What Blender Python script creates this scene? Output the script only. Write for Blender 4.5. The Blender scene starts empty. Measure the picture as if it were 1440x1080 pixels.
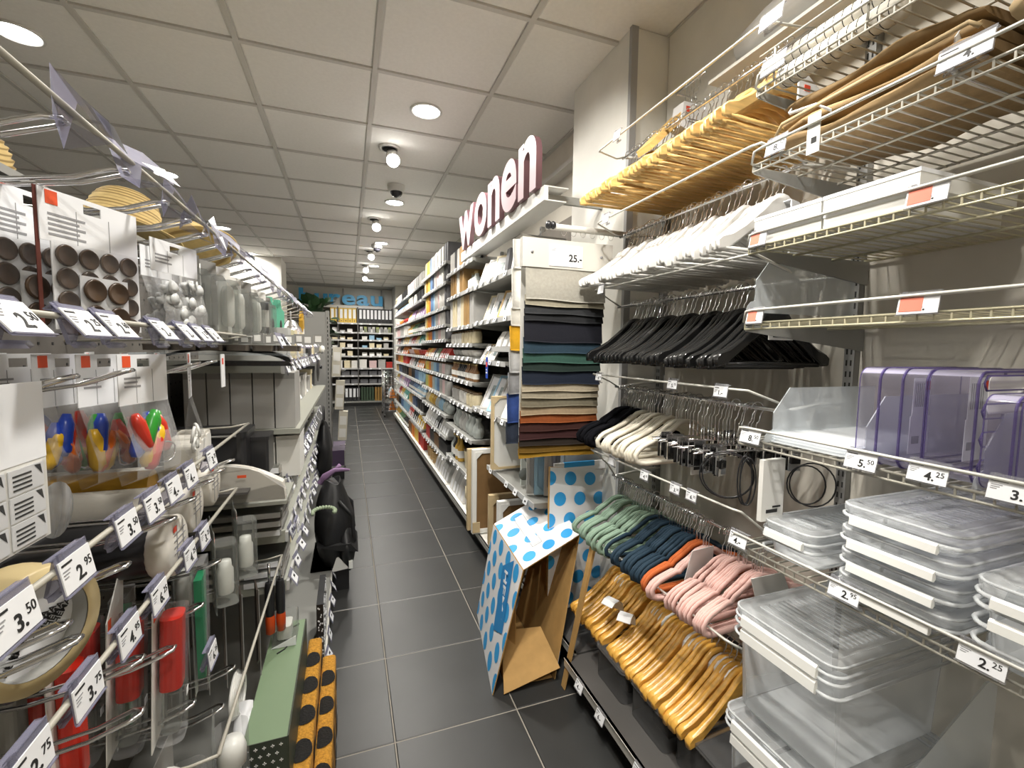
import bpy, math, random
from mathutils import Matrix, Vector
random.seed(7)
R = random.Random(11)
PI = math.pi
S = bpy.context.scene
COL = S.collection
# ---------------------------------------------------------------- camera
CAMZ = 1.36
cam_d = bpy.data.cameras.new('camera'); cam = bpy.data.objects.new('camera', cam_d); COL.objects.link(cam)
ROT = ((0.940176, 0.013405, -0.340425), (-0.340512, 0.070547, -0.937596), (0.011447, 0.997419, 0.070891))
_y = Vector((-231, 52, -636)).normalized()
_x = Vector((1760, 25, -636)); _x = (_x - _x.dot(_y)*_y).normalized()
_z = _x.cross(_y)
cam.matrix_world = Matrix.Translation((0, 0, CAMZ)) @ Matrix((_x, _y, _z)).to_4x4()
cam_d.sensor_width = 36; cam_d.lens = 36*636/1440; cam_d.clip_start = .02; cam_d.clip_end = 60
S.camera = cam
# ---------------------------------------------------------------- world, exposure, lamps
w = bpy.data.worlds.new('store_air'); S.world = w; w.use_nodes = True
w.node_tree.nodes['Background'].inputs[0].default_value = (1, .97, .93, 1)
w.node_tree.nodes['Background'].inputs[1].default_value = .24
S.view_settings.view_transform = 'Standard'; S.view_settings.look = 'None'
S.view_settings.exposure = 0.08; S.view_settings.gamma = 1; S.view_settings.use_curve_mapping = False
try:
    S.cycles.transparent_max_bounces = 32; S.cycles.max_bounces = 8; S.cycles.diffuse_bounces = 4; S.cycles.caustics_reflective = False
except Exception: pass
WARM = (1, .96, .89)
def spot_lamp(loc, target, power, angle=70, blend=.5, size=.04, color=WARM):
    d = bpy.data.lights.new('spotlight', 'SPOT'); d.energy = power; d.spot_size = math.radians(angle); d.spot_blend = blend
    d.shadow_soft_size = size; d.color = color
    o = bpy.data.objects.new('spotlight', d); COL.objects.link(o); o.location = loc
    o.rotation_euler = (Vector(target)-Vector(loc)).to_track_quat('-Z', 'Y').to_euler()
def disc_lamp(loc, power, size=.16, color=WARM, spread=150):
    d = bpy.data.lights.new('downlight_lamp', 'AREA'); d.shape = 'DISK'; d.size = size; d.energy = power; d.color = color
    d.spread = math.radians(spread)
    o = bpy.data.objects.new('downlight_lamp', d); COL.objects.link(o); o.location = loc
DOWN = [(.45, 2.77), (.44, 4.56), (.44, 6.36), (.44, 8.16), (.44, 9.9), (-1.37, 2.77), (-1.37, 4.53), (-1.35, 7.87), (.45, .97), (-1.37, .97), (-1.37, 6.3),
        (.45, -.83), (-3.1, 2.77), (-3.1, 6.3), (-1.37, 9.7)]
for x, y in DOWN: disc_lamp((x, y, 2.725), 21 if x > 0 else 16)
SPOTS = [(.289, 3.35, (1.15, 3.2, 1.0)), (.285, 5.2, (1.2, 5.0, 1.0)), (.31, 6.9, (1.2, 6.8, 1.0)), (.28, 8.1, (1.2, 8.0, 1.0)), (.3, 9.1, (.4, 11.2, 1.3))]
for x, y, t in SPOTS: spot_lamp((x, y, 2.6), t, 50, 75)
spot_lamp((.13, 1.55, 2.66), (1.12, 2.15, 1.7), 42, 75)  # extra unseen spot, added to brighten the white pier
spot_lamp((.10, .62, 2.68), (1.0, 1.45, 1.2), 98, 68, .45, .03)
spot_lamp((.0, .15, 2.68), (1.05, .45, 1.1), 42, 75, .6)  # added spot without a fixture, lifts the near storage bay and its wall
spot_lamp((.35, .3, 2.68), (-.45, .95, 1.1), 26, 85, .6)
spot_lamp((.30, 1.9, 2.68), (-.4, 2.6, .9), 30, 80, .6)
# ---------------------------------------------------------------- materials
MATS = {}
def mat(name, c=(.8, .8, .8), rough=.5, metal=0, noise=0, nscale=30, bump=0, emit=0, spec=.5, stretch=None, c2=None):
    if name in MATS: return MATS[name]
    m = bpy.data.materials.new(name); MATS[name] = m; m.use_nodes = True
    nt = m.node_tree; b = nt.nodes['Principled BSDF']; L = nt.links.new
    b.inputs['Base Color'].default_value = (*c, 1); b.inputs['Roughness'].default_value = rough; b.inputs['Metallic'].default_value = metal
    b.inputs['Specular IOR Level'].default_value = spec
    if emit:
        b.inputs['Emission Color'].default_value = (*c, 1); b.inputs['Emission Strength'].default_value = emit
    if noise or bump:
        tc = nt.nodes.new('ShaderNodeTexCoord'); mp = nt.nodes.new('ShaderNodeMapping'); L(tc.outputs['Object'], mp.inputs[0])
        if stretch: mp.inputs['Scale'].default_value = stretch
        nz = nt.nodes.new('ShaderNodeTexNoise'); nz.inputs['Scale'].default_value = nscale; nz.inputs['Detail'].default_value = 4
        L(mp.outputs[0], nz.inputs['Vector'])
        if noise:
            rp = nt.nodes.new('ShaderNodeValToRGB'); rp.color_ramp.elements[0].position = .3; rp.color_ramp.elements[1].position = .7
            a = c2 if c2 else tuple(max(0, v*(1-noise)) for v in c); z = c if c2 else tuple(min(1, v*(1+noise*.6)) for v in c)
            rp.color_ramp.elements[0].color = (*a, 1); rp.color_ramp.elements[1].color = (*z, 1)
            L(nz.outputs[0], rp.inputs[0]); L(rp.outputs[0], b.inputs['Base Color'])
        if bump:
            bp = nt.nodes.new('ShaderNodeBump'); bp.inputs['Strength'].default_value = bump; bp.inputs['Distance'].default_value = .004
            L(nz.outputs[0], bp.inputs['Height']); L(bp.outputs[0], b.inputs['Normal'])
    return m
def banded(name, c, dark, scale):
    m = mat(name, c, .85, noise=.1, nscale=60); nt = m.node_tree; L = nt.links.new; b = nt.nodes['Principled BSDF']
    tc = nt.nodes.new('ShaderNodeTexCoord'); wv = nt.nodes.new('ShaderNodeTexWave'); wv.wave_type = 'BANDS'; wv.bands_direction = 'Z'; wv.inputs['Scale'].default_value = scale
    L(tc.outputs['Object'], wv.inputs[0]); mx = nt.nodes.new('ShaderNodeMix'); mx.data_type = 'RGBA'; mx.inputs[6].default_value = (*dark, 1)
    src = b.inputs['Base Color'].links[0].from_socket; L(src, mx.inputs[7]); rp = nt.nodes.new('ShaderNodeMapRange'); rp.inputs[1].default_value = .1; rp.inputs[2].default_value = .45
    L(wv.outputs[1], rp.inputs[0]); L(rp.outputs[0], mx.inputs[0]); L(mx.outputs[2], b.inputs['Base Color']); return m
def clear(name, tint=(.97, .97, .97), milk=.08, base=(.8, .85, .88), rough=.12, edge=.5):
    """see-through plastic: clear film or sheet with a surface sheen; milk = share of cloudy plastic"""
    if name in MATS: return MATS[name]
    m = bpy.data.materials.new(name); MATS[name] = m; m.use_nodes = True
    nt = m.node_tree; L = nt.links.new; b = nt.nodes['Principled BSDF']; out = nt.nodes['Material Output']
    b.inputs['Base Color'].default_value = (*base, 1); b.inputs['Roughness'].default_value = rough
    t = nt.nodes.new('ShaderNodeBsdfTransparent'); t.inputs[0].default_value = (*tint, 1)
    lw = nt.nodes.new('ShaderNodeFresnel'); lw.inputs[0].default_value = 1.45
    ma = nt.nodes.new('ShaderNodeMath'); ma.operation = 'MULTIPLY_ADD'; ma.inputs[1].default_value = edge; ma.inputs[2].default_value = milk
    L(lw.outputs[0], ma.inputs[0]); mx = nt.nodes.new('ShaderNodeMixShader')
    L(ma.outputs[0], mx.inputs[0]); L(t.outputs[0], mx.inputs[1]); L(b.outputs[0], mx.inputs[2]); L(mx.outputs[0], out.inputs[0])
    return m
M_white = mat('painted_white', (.80, .785, .73), .6, noise=.04, nscale=8)
M_ceil = mat('mineral_ceiling_board', (.86, .845, .81), .9, noise=.03, nscale=60, bump=.15)
M_grid = mat('ceiling_grid_paint', (.60, .585, .55), .6)
M_shelf = mat('grey_shelf_steel', (.32, .32, .30), .45, .2)
M_shelfd = mat('dark_shelf_steel', (.10, .095, .09), .5, .2)
M_back = mat('taupe_back_panel', (.20, .18, .155), .7, noise=.08, nscale=20)
M_wallp = mat('warm_grey_wall_panel', (.62, .585, .51), .7, noise=.04, nscale=10)
M_up = mat('upright_steel', (.30, .30, .29), .45, .4)
M_slot = mat('slot_black', (.02, .02, .02), .8)
M_chrome = mat('chrome_wire', (.75, .75, .76), .18, 1)
M_wire = mat('cream_coated_wire', (.44, .42, .36), .42)
M_wirey = mat('raw_yellowish_wire', (.58, .54, .38), .38, .3)
M_paper = mat('white_card', (.83, .84, .86), .6)
M_paperw = mat('off_white_card', (.78, .77, .73), .65)
M_ink = mat('black_print', (.015, .015, .015), .6)
M_grey = mat('grey_print', (.30, .30, .31), .7)
M_red = mat('red_print', (.72, .07, .03), .5)
M_redt = mat('red_ticket_print', (.80, .22, .15), .5)
M_holder = clear('lilac_clear_ticket_holder', (.80, .80, .87), .22, (.42, .42, .52), .2)
M_clear = clear('clear_film', (.96, .96, .96), .05)
M_storage = clear('milky_storage_plastic', (.96, .965, .97), .17, (.84, .86, .87), .25, .7)
M_rim = clear('cloudy_rim_plastic', (.96, .965, .97), .42, (.84, .86, .87), .25, .7)
M_cholder = clear('clear_ticket_holder', (.95, .95, .96), .10, (.6, .6, .62), .15, .5)
M_divider = clear('clear_divider_plastic', (.90, .91, .92), .05)
M_black = mat('black_plastic', (.018, .018, .02), .32)
M_kick = mat('black_kick_plate', (.012, .012, .012), .5)
# ---------------------------------------------------------------- mesh builder
class MB:
    def __init__(s): s.v = []; s.f = []; s.m = []; s.sm = []
    def add(s, vs, fs, mi=0, smooth=False, T=None):
        n = len(s.v)
        s.v += [tuple(T @ Vector(v)) for v in vs] if T else [tuple(v) for v in vs]
        for f in fs: s.f.append(tuple(i+n for i in f)); s.m.append(mi); s.sm.append(smooth)
        return s
    def box(s, x0, y0, z0, x1, y1, z1, mi=0, T=None):
        v = [(x0, y0, z0), (x1, y0, z0), (x1, y1, z0), (x0, y1, z0), (x0, y0, z1), (x1, y0, z1), (x1, y1, z1), (x0, y1, z1)]
        return s.add(v, [(0, 3, 2, 1), (4, 5, 6, 7), (0, 1, 5, 4), (1, 2, 6, 5), (2, 3, 7, 6), (3, 0, 4, 7)], mi, False, T)
    def quad(s, a, b, c, d, mi=0): return s.add([a, b, c, d], [(0, 1, 2, 3)], mi)
    def prism(s, poly, a, b, axis='y', mi=0, T=None, smooth=False, cap=True):
        n = len(poly)
        def P(u, w_, t): return {'y': (u, t, w_), 'x': (t, u, w_), 'z': (u, w_, t)}[axis]
        v = [P(u, q, a) for u, q in poly]+[P(u, q, b) for u, q in poly]
        f = [(i, (i+1) % n, n+(i+1) % n, n+i) for i in range(n)]
        s.add(v, f, mi, smooth, T)
        if cap: s.add(v, [tuple(range(n))[::-1], tuple(range(n, 2*n))], mi, False, T)
        return s
    def tube(s, pts, r, n=6, closed=False, mi=0, ry=None, T=None):
        """swept tube; r along the path's own normal, ry (if given) makes the section an ellipse"""
        pts = [Vector(p) for p in pts]; N = len(pts); vs = []; rr = r if isinstance(r, (list, tuple)) else [r]*N
        up = None
        for i, p in enumerate(pts):
            if closed: t = pts[(i+1) % N]-pts[i-1]
            else: t = pts[min(i+1, N-1)]-pts[max(i-1, 0)]
            if t.length < 1e-9: t = Vector((0, 0, 1))
            t.normalize()
            if up is None: up = Vector((0, 1, 0)) if abs(t.y) < .8 else Vector((0, 0, 1))
            a = up-up.dot(t)*t
            if a.length < 1e-4: a = Vector((1, 0, 0))-t.x*t
            a.normalize(); b = t.cross(a); up = a
            for k in range(n):
                q = 2*PI*k/n; vs.append(p+a*math.cos(q)*(ry if ry else rr[i])+b*math.sin(q)*rr[i])
        fs = []
        for i in range(N if closed else N-1):
            j = (i+1) % N
            for k in range(n): fs.append((i*n+k, i*n+(k+1) % n, j*n+(k+1) % n, j*n+k))
        if not closed: fs += [tuple(range(n))[::-1], tuple(range((N-1)*n, N*n))]
        return s.add(vs, fs, mi, True, T)
    def rod(s, a, b, r, n=6, mi=0): return s.tube([a, b], r, n, False, mi)
    def lathe(s, prof, n=16, c=(0, 0, 0), mi=0, T=None, smooth=True, caps=True):
        vs = []; N = len(prof)
        for r, z in prof:
            for k in range(n):
                q = 2*PI*k/n; vs.append((c[0]+r*math.cos(q), c[1]+r*math.sin(q), c[2]+z))
        fs = [(i*n+k, i*n+(k+1) % n, (i+1)*n+(k+1) % n, (i+1)*n+k) for i in range(N-1) for k in range(n)]
        s.add(vs, fs, mi, smooth, T)
        if caps: s.add(vs[:n]+vs[-n:], [tuple(range(n))[::-1], tuple(range(n, 2*n))], mi, False, T)
        return s
    def mesh(s, name, mats):
        me = bpy.data.meshes.new(name); me.from_pydata(s.v, [], s.f)
        for m in (mats if isinstance(mats, (list, tuple)) else [mats]): me.materials.append(m)
        me.polygons.foreach_set('material_index', s.m); me.polygons.foreach_set('use_smooth', s.sm); me.update(); return me
    def build(s, name, mats, parent=None, loc=None, kind=None, label=None):
        o = bpy.data.objects.new(name, s.mesh(name, mats)); COL.objects.link(o)
        if parent: o.parent = parent
        if loc: o.location = loc
        if kind: o['kind'] = kind
        if label: o['label'] = label
        if name in ('fine_print', 'print'): o['kind'] = 'stuff'
        return o
def put(name, me, parent=None, loc=(0, 0, 0), rot=(0, 0, 0), label=None, kind=None):
    o = bpy.data.objects.new(name, me); COL.objects.link(o); o.parent = parent; o.location = loc; o.rotation_euler = rot
    if label: o['label'] = label
    if kind or name == 'fine_print': o['kind'] = kind or 'stuff'
    return o
def tagp(o, label, cat, group=None, kind=None):
    o['label'] = label; o['category'] = cat
    if group: o['group'] = group
    if kind: o['kind'] = kind
    return o
def thing(name, label, cat, loc=(0, 0, 0), rot=(0, 0, 0), group=None):
    o = bpy.data.objects.new(name, None); COL.objects.link(o); o.location = loc; o.rotation_euler = rot; o.empty_display_size = .02
    return tagp(o, label, cat, group)
def copy_tree(o, parent=None):
    c = o.copy(); COL.objects.link(c); c.parent = parent
    for ch in list(KIDS(o)): copy_tree(ch, c)
    return c
def KIDS(o): return [c for c in o.children]
ONES = 'zeroth first second third fourth fifth sixth seventh eighth ninth tenth eleventh twelfth thirteenth fourteenth fifteenth sixteenth seventeenth eighteenth nineteenth'.split()
TENS = {20: 'twenty', 30: 'thirty', 40: 'forty', 50: 'fifty', 60: 'sixty'}
def ordw(n):
    if n < 20: return ONES[n]
    t = n//10*10; u = n % 10
    return TENS[t]+'-'+ONES[u] if u else TENS[t][:-1]+'ieth'
TM = {}
def text_mesh(txt, size, ext=.0003, align='LEFT', mats=None, bold=0):
    k = (txt, size, ext, align, mats.name if mats else 0, bold)
    if k in TM: return TM[k]
    cu = bpy.data.curves.new('lettering', 'FONT'); cu.body = txt; cu.size = size; cu.extrude = ext; cu.align_x = align; cu.resolution_u = 3; cu.offset = bold
    o = bpy.data.objects.new('lettering', cu); COL.objects.link(o)
    dg = bpy.context.evaluated_depsgraph_get(); me = bpy.data.meshes.new_from_object(o.evaluated_get(dg))
    bpy.data.objects.remove(o); bpy.data.curves.remove(cu)
    me.materials.clear(); me.materials.append(mats or M_ink); TM[k] = me; return me
def rrect(x0, y0, x1, y1, r, n=4):
    p = []
    for cx, cy, a in ((x1-r, y1-r, 0), (x0+r, y1-r, 1), (x0+r, y0+r, 2), (x1-r, y0+r, 3)):
        for i in range(n+1):
            q = (a+i/n)*PI/2; p.append((cx+r*math.cos(q), cy+r*math.sin(q)))
    return p
def struct(o): o['kind'] = 'structure'; return o
# ================================================================ the room
# floor: dark ceramic tiles of 45 cm with recessed pale joints
M_tile = mat('charcoal_ceramic_tile', (.030, .0305, .030), .37, noise=.16, nscale=5, bump=.04, spec=.62)
M_grout = mat('beige_grout', (.30, .275, .235), .9)
fl = MB().box(-5.2, -1.5, -.05, 1.5, 11.6, -.003).build('floor', M_grout); struct(fl)
tm = MB(); g = .0026
tm.add([(-.225+g, -.225+g, -.003), (.225-g, -.225+g, -.003), (.225-g, .225-g, -.003), (-.225+g, .225-g, -.003),
        (-.222+g, -.222+g, 0), (.222-g, -.222+g, 0), (.222-g, .222-g, 0), (-.222+g, .222-g, 0)],
       [(4, 5, 6, 7), (0, 1, 5, 4), (1, 2, 6, 5), (2, 3, 7, 6), (3, 0, 4, 7)])
tm = tm.mesh('tile', M_tile)
for i in range(-8, 4):
    for j in range(0, 25):
        put('tile', tm, fl, (.136+.449*(i-.5), 1.508+.449*(j-2.5), R.uniform(-.0004, .0004)))
# ceiling: grid with inset boards
X0C, NX, Y0C, NY = .146-.605*8, 10, 2.47-.5985*5, 19
ce = MB().box(-5.2, -1.5, 2.752, 1.5, 11.6, 2.8)
for i in range(NX+1): x = X0C+.605*i; ce.box(x-.012, -1.5, 2.738, x+.012, 11.6, 2.752)
for j in range(NY+4): y = Y0C+.5985*j; ce.box(-5.2, y-.012, 2.7382, 1.5, y+.012, 2.752)
ce = struct(ce.build('ceiling', M_grid))
cm = MB(); a, b = .2905, .287
cm.add([(-a, -b, .0), (a, -b, 0), (a, b, 0), (-a, b, 0), (-a+.008, -b+.008, -.004), (a-.008, -b+.008, -.004), (a-.008, b-.008, -.004), (-a+.008, b-.008, -.004)],
       [(7, 6, 5, 4), (4, 5, 1, 0), (5, 6, 2, 1), (6, 7, 3, 2), (7, 4, 0, 3)])
cm = cm.mesh('ceiling_board', M_ceil)
for i in range(NX):
    for j in range(NY):
        put('ceiling_board', cm, ce, (X0C+.605*(i+.5), Y0C+.5985*(j+.5), 2.748))
# right wall, boxed-out pier, grey corner trim
wr = MB().box(1.37, -1.5, 0, 1.5, 11.6, 2.752).build('wall_right', M_wallp); struct(wr)
pw = MB().box(1.165, 1.76, 0, 1.37, 2.284, 2.752).build('wall_pier', M_white); struct(pw)
tr = MB().box(1.158, 1.745, 0, 1.19, 1.765, 2.752).build('trim_1', mat('grey_corner_trim', (.36, .36, .36), .5)); struct(tr)
struct(MB().box(1.19, 1.75, 0, 1.37, 1.76, 2.74).build('wall_return', M_white))
struct(MB().box(1.30, -1.5, 2.26, 1.37, 1.745, 2.32).box(1.35, -1.5, 2.32, 1.37, 1.745, 2.74).build('wall_bulkhead', M_white))
struct(MB().box(1.29, 2.29, 2.50, 1.37, 10.4, 2.53).build('trim_2', M_grid))
struct(MB().box(-5.2, 11.45, 0, 1.5, 11.6, 2.752).build('wall_back', M_white))
struct(MB().box(-5.3, -1.5, 0, -5.2, 11.6, 2.752).build('wall_left', M_wallp))
struct(MB().box(-5.2, -1.6, 0, 1.5, -1.5, 2.752).build('wall_front', M_wallp))
struct(MB().box(1.02, 10.5, 0, 1.369, 11.45, 2.74).build('wall_column', M_white))
struct(MB().box(-1.9, 8.0, 0, -.962, 8.6, 2.74).build('wall_pillar', M_white))
# downlights
M_glow = mat('lamp_glow', (1, .97, .91), .4, emit=22)
M_ring = mat('white_lamp_ring', (.7, .69, .66), .4)
ringm = MB().lathe([(.092, 0), (.092, -.006), (.080, -.008), (.078, .004)], 24).mesh('ring', M_ring)
diffm = MB().lathe([(.078, .002), (.076, -.003), (.0001, -.003)], 24).mesh('diffuser', M_glow)
for i, (x, y) in enumerate(DOWN[:8]+DOWN[10:11]+DOWN[14:]):
    t = thing('ceiling_downlight', 'x', 'downlight', (x, y, 2.742), group='round recessed downlights')
    t['label'] = ('round recessed downlight over the aisle, %s one from the camera end' % ordw(i+1)) if i < 5 else \
        ('round recessed downlight over the next aisle beyond the gondola, %s one from the camera end' % ordw(i-4))
    put('ring', ringm, t); put('diffuser', diffm, t)
M_lampw = mat('white_lamp_body', (.66, .65, .62), .4)
def spot_fixture(x, y, i, tgt):
    t = thing('ceiling_spotlight', 'swivel white spotlight hanging under the aisle ceiling, %s from the camera end' % ordw(i), 'spotlight', (x, y, 2.742), group='swivel spotlights over the aisle')
    MB().lathe([(.07, 0), (.07, -.012), (.055, -.014), (.05, .0)], 20).build('ring', M_ring, t)
    MB().lathe([(.045, -.013), (.045, -.017), (.0001, -.017)], 16).build('recess', M_slot, t)
    d = (Vector(tgt)-Vector((x, y, 2.66))).normalized(); q = d.to_track_quat('Z', 'Y').to_matrix().to_4x4()
    T = Matrix.Translation((0.02, 0, -.055)) @ q
    MB().lathe([(.02, -.05), (.034, -.045), (.044, .0), (.047, .05), (.043, .052)], 18, T=T).rod((0, 0, -.012), (.01, 0, -.05), .01, 8).build('head', M_lampw, t)
    MB().lathe([(.043, .050), (.044, .064), (.036, .082), (.018, .092), (.0001, .094)], 18, T=T).build('bulb', M_glow, t)
for i, (x, y, tg) in enumerate(SPOTS): spot_fixture(x, y, i+1, (x+.05, y-.9, 1.6))
M_dome = clear('smoked_dome', (.05, .05, .06), .5, (.02, .02, .025), .08)
for i, (x, y) in enumerate([(.41, 4.1), (.39, 6.5)]):
    t = thing('security_camera', ['nearer', 'farther'][i]+' dark dome security camera under the aisle ceiling', 'camera', (x, y, 2.742), group='dome cameras')
    MB().lathe([(.075, 0), (.075, -.03), (.06, -.05), (.05, -.052)], 20).build('housing', M_lampw, t)
    MB().lathe([(.052, -.045), (.05, -.065), (.036, -.085), (.015, -.096), (.0001, -.098)], 20).build('dome', mat('black_dome', (.02, .02, .025), .1), t)
# ================================================================ price tickets
def ticket(loc, face, big, sup='', red=False, tilt=-12, wd=.055, ht=.033, label='', lilac=True, name='price_ticket', print_=True, roll=0):
    """face 'L' looks to -X (right-hand shelves), 'R' looks to +X (left gondola), 'C' looks to -Y"""
    rz = {'L': -PI/2, 'R': PI/2, 'C': 0}[face]
    t = thing(name, label, 'price tag', loc, (0, 0, 0)); t.rotation_euler = (math.radians(tilt), roll, rz)
    k = ('tk', wd, ht, red)
    if k not in TM:
        h = MB().box(-wd/2-.0012, .0008, -ht-.001, wd/2+.0012, .0016, .007).box(-wd/2-.0012, .0016, .004, wd/2+.0012, .009, .0055)
        h.box(-wd/2-.0012, -.002, -ht-.0025, wd/2+.0012, .001, -ht-.001)
        if lilac: h.prism([(0, -.018), (.016, -.03), (.018, -.028), (.004, .006), (0, .008)], -wd/2+.004, -wd/2+.012, 'x').box(-wd/2+.004, .012, -.034, wd/2-.01, .016, -.029)
        TM[k] = h.mesh('holder', M_holder)
        c = MB().box(-wd/2, -.0006, -ht, wd/2, .0006, 0)
        p = MB()
        if red: p.box(-wd/2+.003, -.0012, -ht+.004, -wd/2+wd*.62, -.0005, -.004, 1)
        p.box(-wd/2+.003, -.0011, -.0052, -wd/2+wd*.38, -.0005, -.0034)
        for q in range(3): p.box(-wd/2+.003, -.0011, -.0105-.003*q, -wd/2+wd*(.28-.05*q), -.0005, -.0095-.003*q, 2)
        TM[k+(1,)] = c.mesh('card', M_paper); TM[k+(2,)] = p.mesh('fine_print', [M_ink, M_redt, M_grey])
    hm = put('holder', TM[k], t)
    if face == 'L':
        if ('h2', wd, ht) not in TM: m2 = TM[k].copy(); m2.materials[0] = M_cholder; TM[('h2', wd, ht)] = m2
        hm.data = TM[('h2', wd, ht)]
    put('card', TM[k+(1,)], t)
    if print_: put('fine_print', TM[k+(2,)], t)
    if big:
        s = ht*.62; put('price_figures', text_mesh(big, s, align='RIGHT', bold=s*.02), t, (wd*.20, -.0008, -ht*.84), (PI/2, 0, 0))
        if sup: put('price_cents', text_mesh(sup, s*.62), t, (wd*.215, -.0008, -ht*.60), (PI/2, 0, 0))
    return t
# ================================================================ clothes hangers
M_woodA = mat('pale_beech_wood', (.72, .47, .17), .42, noise=.22, nscale=14, stretch=(1, 1, 6), bump=.02)
M_woodY = mat('amber_lacquered_wood', (.74, .40, .075), .3, noise=.22, nscale=14, stretch=(1, 1, 6))
M_wht = mat('white_lacquer', (.80, .79, .76), .35)
M_cream = mat('cream_plastic', (.78, .73, .61), .45)
M_blk = mat('black_lacquer', (.012, .012, .012), .22)
M_velv = mat('black_velvet', (.006, .006, .008), .95, spec=.1)
M_sage = mat('sage_green_velvet', (.25, .36, .27), .75)
M_navy = mat('petrol_blue_velvet', (.012, .035, .06), .8)
M_pink = mat('blush_pink_velvet', (.74, .48, .43), .7)
M_orng = mat('rust_orange_velvet', (.55, .13, .03), .8)
HK = MB()
pts = [(0, 0, -.092), (0, 0, -.052), (.008, 0, -.044)]
pts += [(.019*math.cos(a), 0, -.013+.019*math.sin(a)+.006) for a in [(-.9+.42*k) for k in range(11)]]
HK.tube(pts, .0017, 6); HKM = HK.mesh('hook', M_chrome)
def arch_body(th, tip=1.0, neck=-.088, drop=-.235):
    b = MB()
    up = [(0, neck+.026), (.020, neck+.023), (.040, neck+.010), (.058, neck-.012), (.13, neck-.068), (.175, neck-.094), (.210, neck-.108), (.2255, neck-.120)]
    lo = [(.2245, drop+.002), (.196, neck-.146), (.16, neck-.122), (.11, neck-.088), (.06, neck-.060), (.03, neck-.050), (0, neck-.048)]
    half = up+lo
    vs = []; n = len(half)
    poly = half+[(-x, z) for x, z in half[-2:0:-1]]
    N = len(poly)
    def T(x): return th/2*(1+(tip-1)*max(0, (abs(x)-.12)/.1))
    um = len(up); part = {}
    for k in range(n): part[k] = min(n-1, max(0, n-1-k)) if k >= um else min(n-1, n-1-min(k, len(lo)-1))
    def inner(i):
        k = i if i < n else (N-i); j = part[k]; (x, z), (x2, z2) = half[k], half[j]; q = .17 if abs(x) < .2 else .10
        xx, zz = x+(x2-x)*q, z+(z2-z)*q; return (xx if i < n else -xx, zz)
    inn = [inner(i) for i in range(N)]
    v = [(x, -T(x), z) for x, z in inn]+[(x, T(x), z) for x, z in inn]
    # rounded rim: full outline at mid thickness, inset outline on both faces
    ring = [(x, -T(x), z) for x, z in inn]+[(x, -T(x)*.5, z) for x, z in poly]+[(x, T(x)*.5, z) for x, z in poly]+[(x, T(x), z) for x, z in inn]
    f = [(r_*N+i, r_*N+(i+1) % N, (r_+1)*N+(i+1) % N, (r_+1)*N+i) for r_ in range(3) for i in range(N)]
    b.add(ring, f, 0, True)
    m = len(up)
    for s_ in (1, -1):
        for o_, rev in ((0, 0), (N, 1)):
            def idx(k): return (k if s_ == 1 else (N-k) % N)+o_
            U = [idx(k) for k in range(m)]; Lw = [idx(n-1-k) for k in range(len(lo))]
            q = min(len(U), len(Lw))
            for k in range(q-1): b.add([v[j] for j in (U[k], U[k+1], Lw[k+1], Lw[k])], [(0, 1, 2, 3) if (s_ == 1) != bool(rev) else (3, 2, 1, 0)])
            b.add([v[j] for j in (U[-2], U[-1], Lw[-1])], [(0, 1, 2) if (s_ == 1) != bool(rev) else (2, 1, 0)])
    return b
def loop_body(w_=.215, drop=-.225, ra=.0095, rb=.0036, neck=-.088, dip=0, round_=.03):
    """velvet or plastic hanger: one closed loop of flattened tube with rounded ends"""
    half = [(0, neck), (.03, neck-.006), (.06, neck-.025), (.10, neck-.047)]
    if dip: half += [(.112, neck-.060), (.126, neck-.058)]
    half += [(.15, neck-.066), (.185, neck-.078), (w_-.012, neck-.09), (w_, neck-.105), (w_-.004, (neck-.105+drop)/2-.005), (w_-.018, drop+.004), (w_-.04, drop), (.08, drop)]
    pts = [(x, 0, z) for x, z in half]+[(-x, 0, z) for x, z in half[:0:-1]]
    return MB().tube(pts, ra, 6, True, ry=rb)
bodyA = arch_body(.0105); bodyF = arch_body(.0115, 1.55); bodyY = arch_body(.0175, 1.2)
PROTO = {}
def proto(kind):
    if kind in PROTO: return PROTO[kind]
    spec = {'beech': (bodyA, M_woodA), 'white': (bodyA, M_wht), 'black': (bodyF, M_blk), 'amber': (bodyY, M_woodY)}
    if kind in spec:
        b, m = spec[kind]; parts = [('body', b.mesh('body', m))]
        parts.append(('trouser_bar', MB().rod((-.2, 0, -.226), (.2, 0, -.226), .0055, 8).mesh('trouser_bar', m)))
        if kind == 'black': parts.append(('stripe', MB().rod((-.19, 0, -.2335), (.19, 0, -.2335), .003, 5).mesh('stripe', M_slot)))
    elif kind == 'clip':
        parts = [('crossbar', MB().rod((-.17, 0, -.13), (.17, 0, -.13), .002, 6).rod((0, 0, -.09), (0, 0, -.13), .003, 6).mesh('crossbar', M_chrome))]
        for s_ in (-1, 1):
            cl = MB()
            cl.box(s_*.12-.018, -.007, -.190, s_*.12+.018, -.003, -.112); cl.box(s_*.12-.018, .002, -.190, s_*.12+.018, .007, -.125, 1); cl.box(s_*.12-.014, -.012, -.168, s_*.12+.014, -.006, -.150, 1)
            cl.rod((s_*.12-.016, .0, -.140), (s_*.12+.016, .0, -.140), .009, 8)
            parts.append(('clip', cl.mesh('clip', [M_chrome, M_blk])))
    else:
        m = {'cream': M_cream, 'velvet': M_velv, 'sage': M_sage, 'petrol': M_navy, 'blush': M_pink, 'rust': M_orng}[kind]
        b = loop_body(ra=.0085, dip=0) if kind == 'cream' else loop_body(dip=1)
        parts = [('body', b.mesh('body', m))]
    parts.append(('hook', HKM)); PROTO[kind] = parts; return parts
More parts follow.
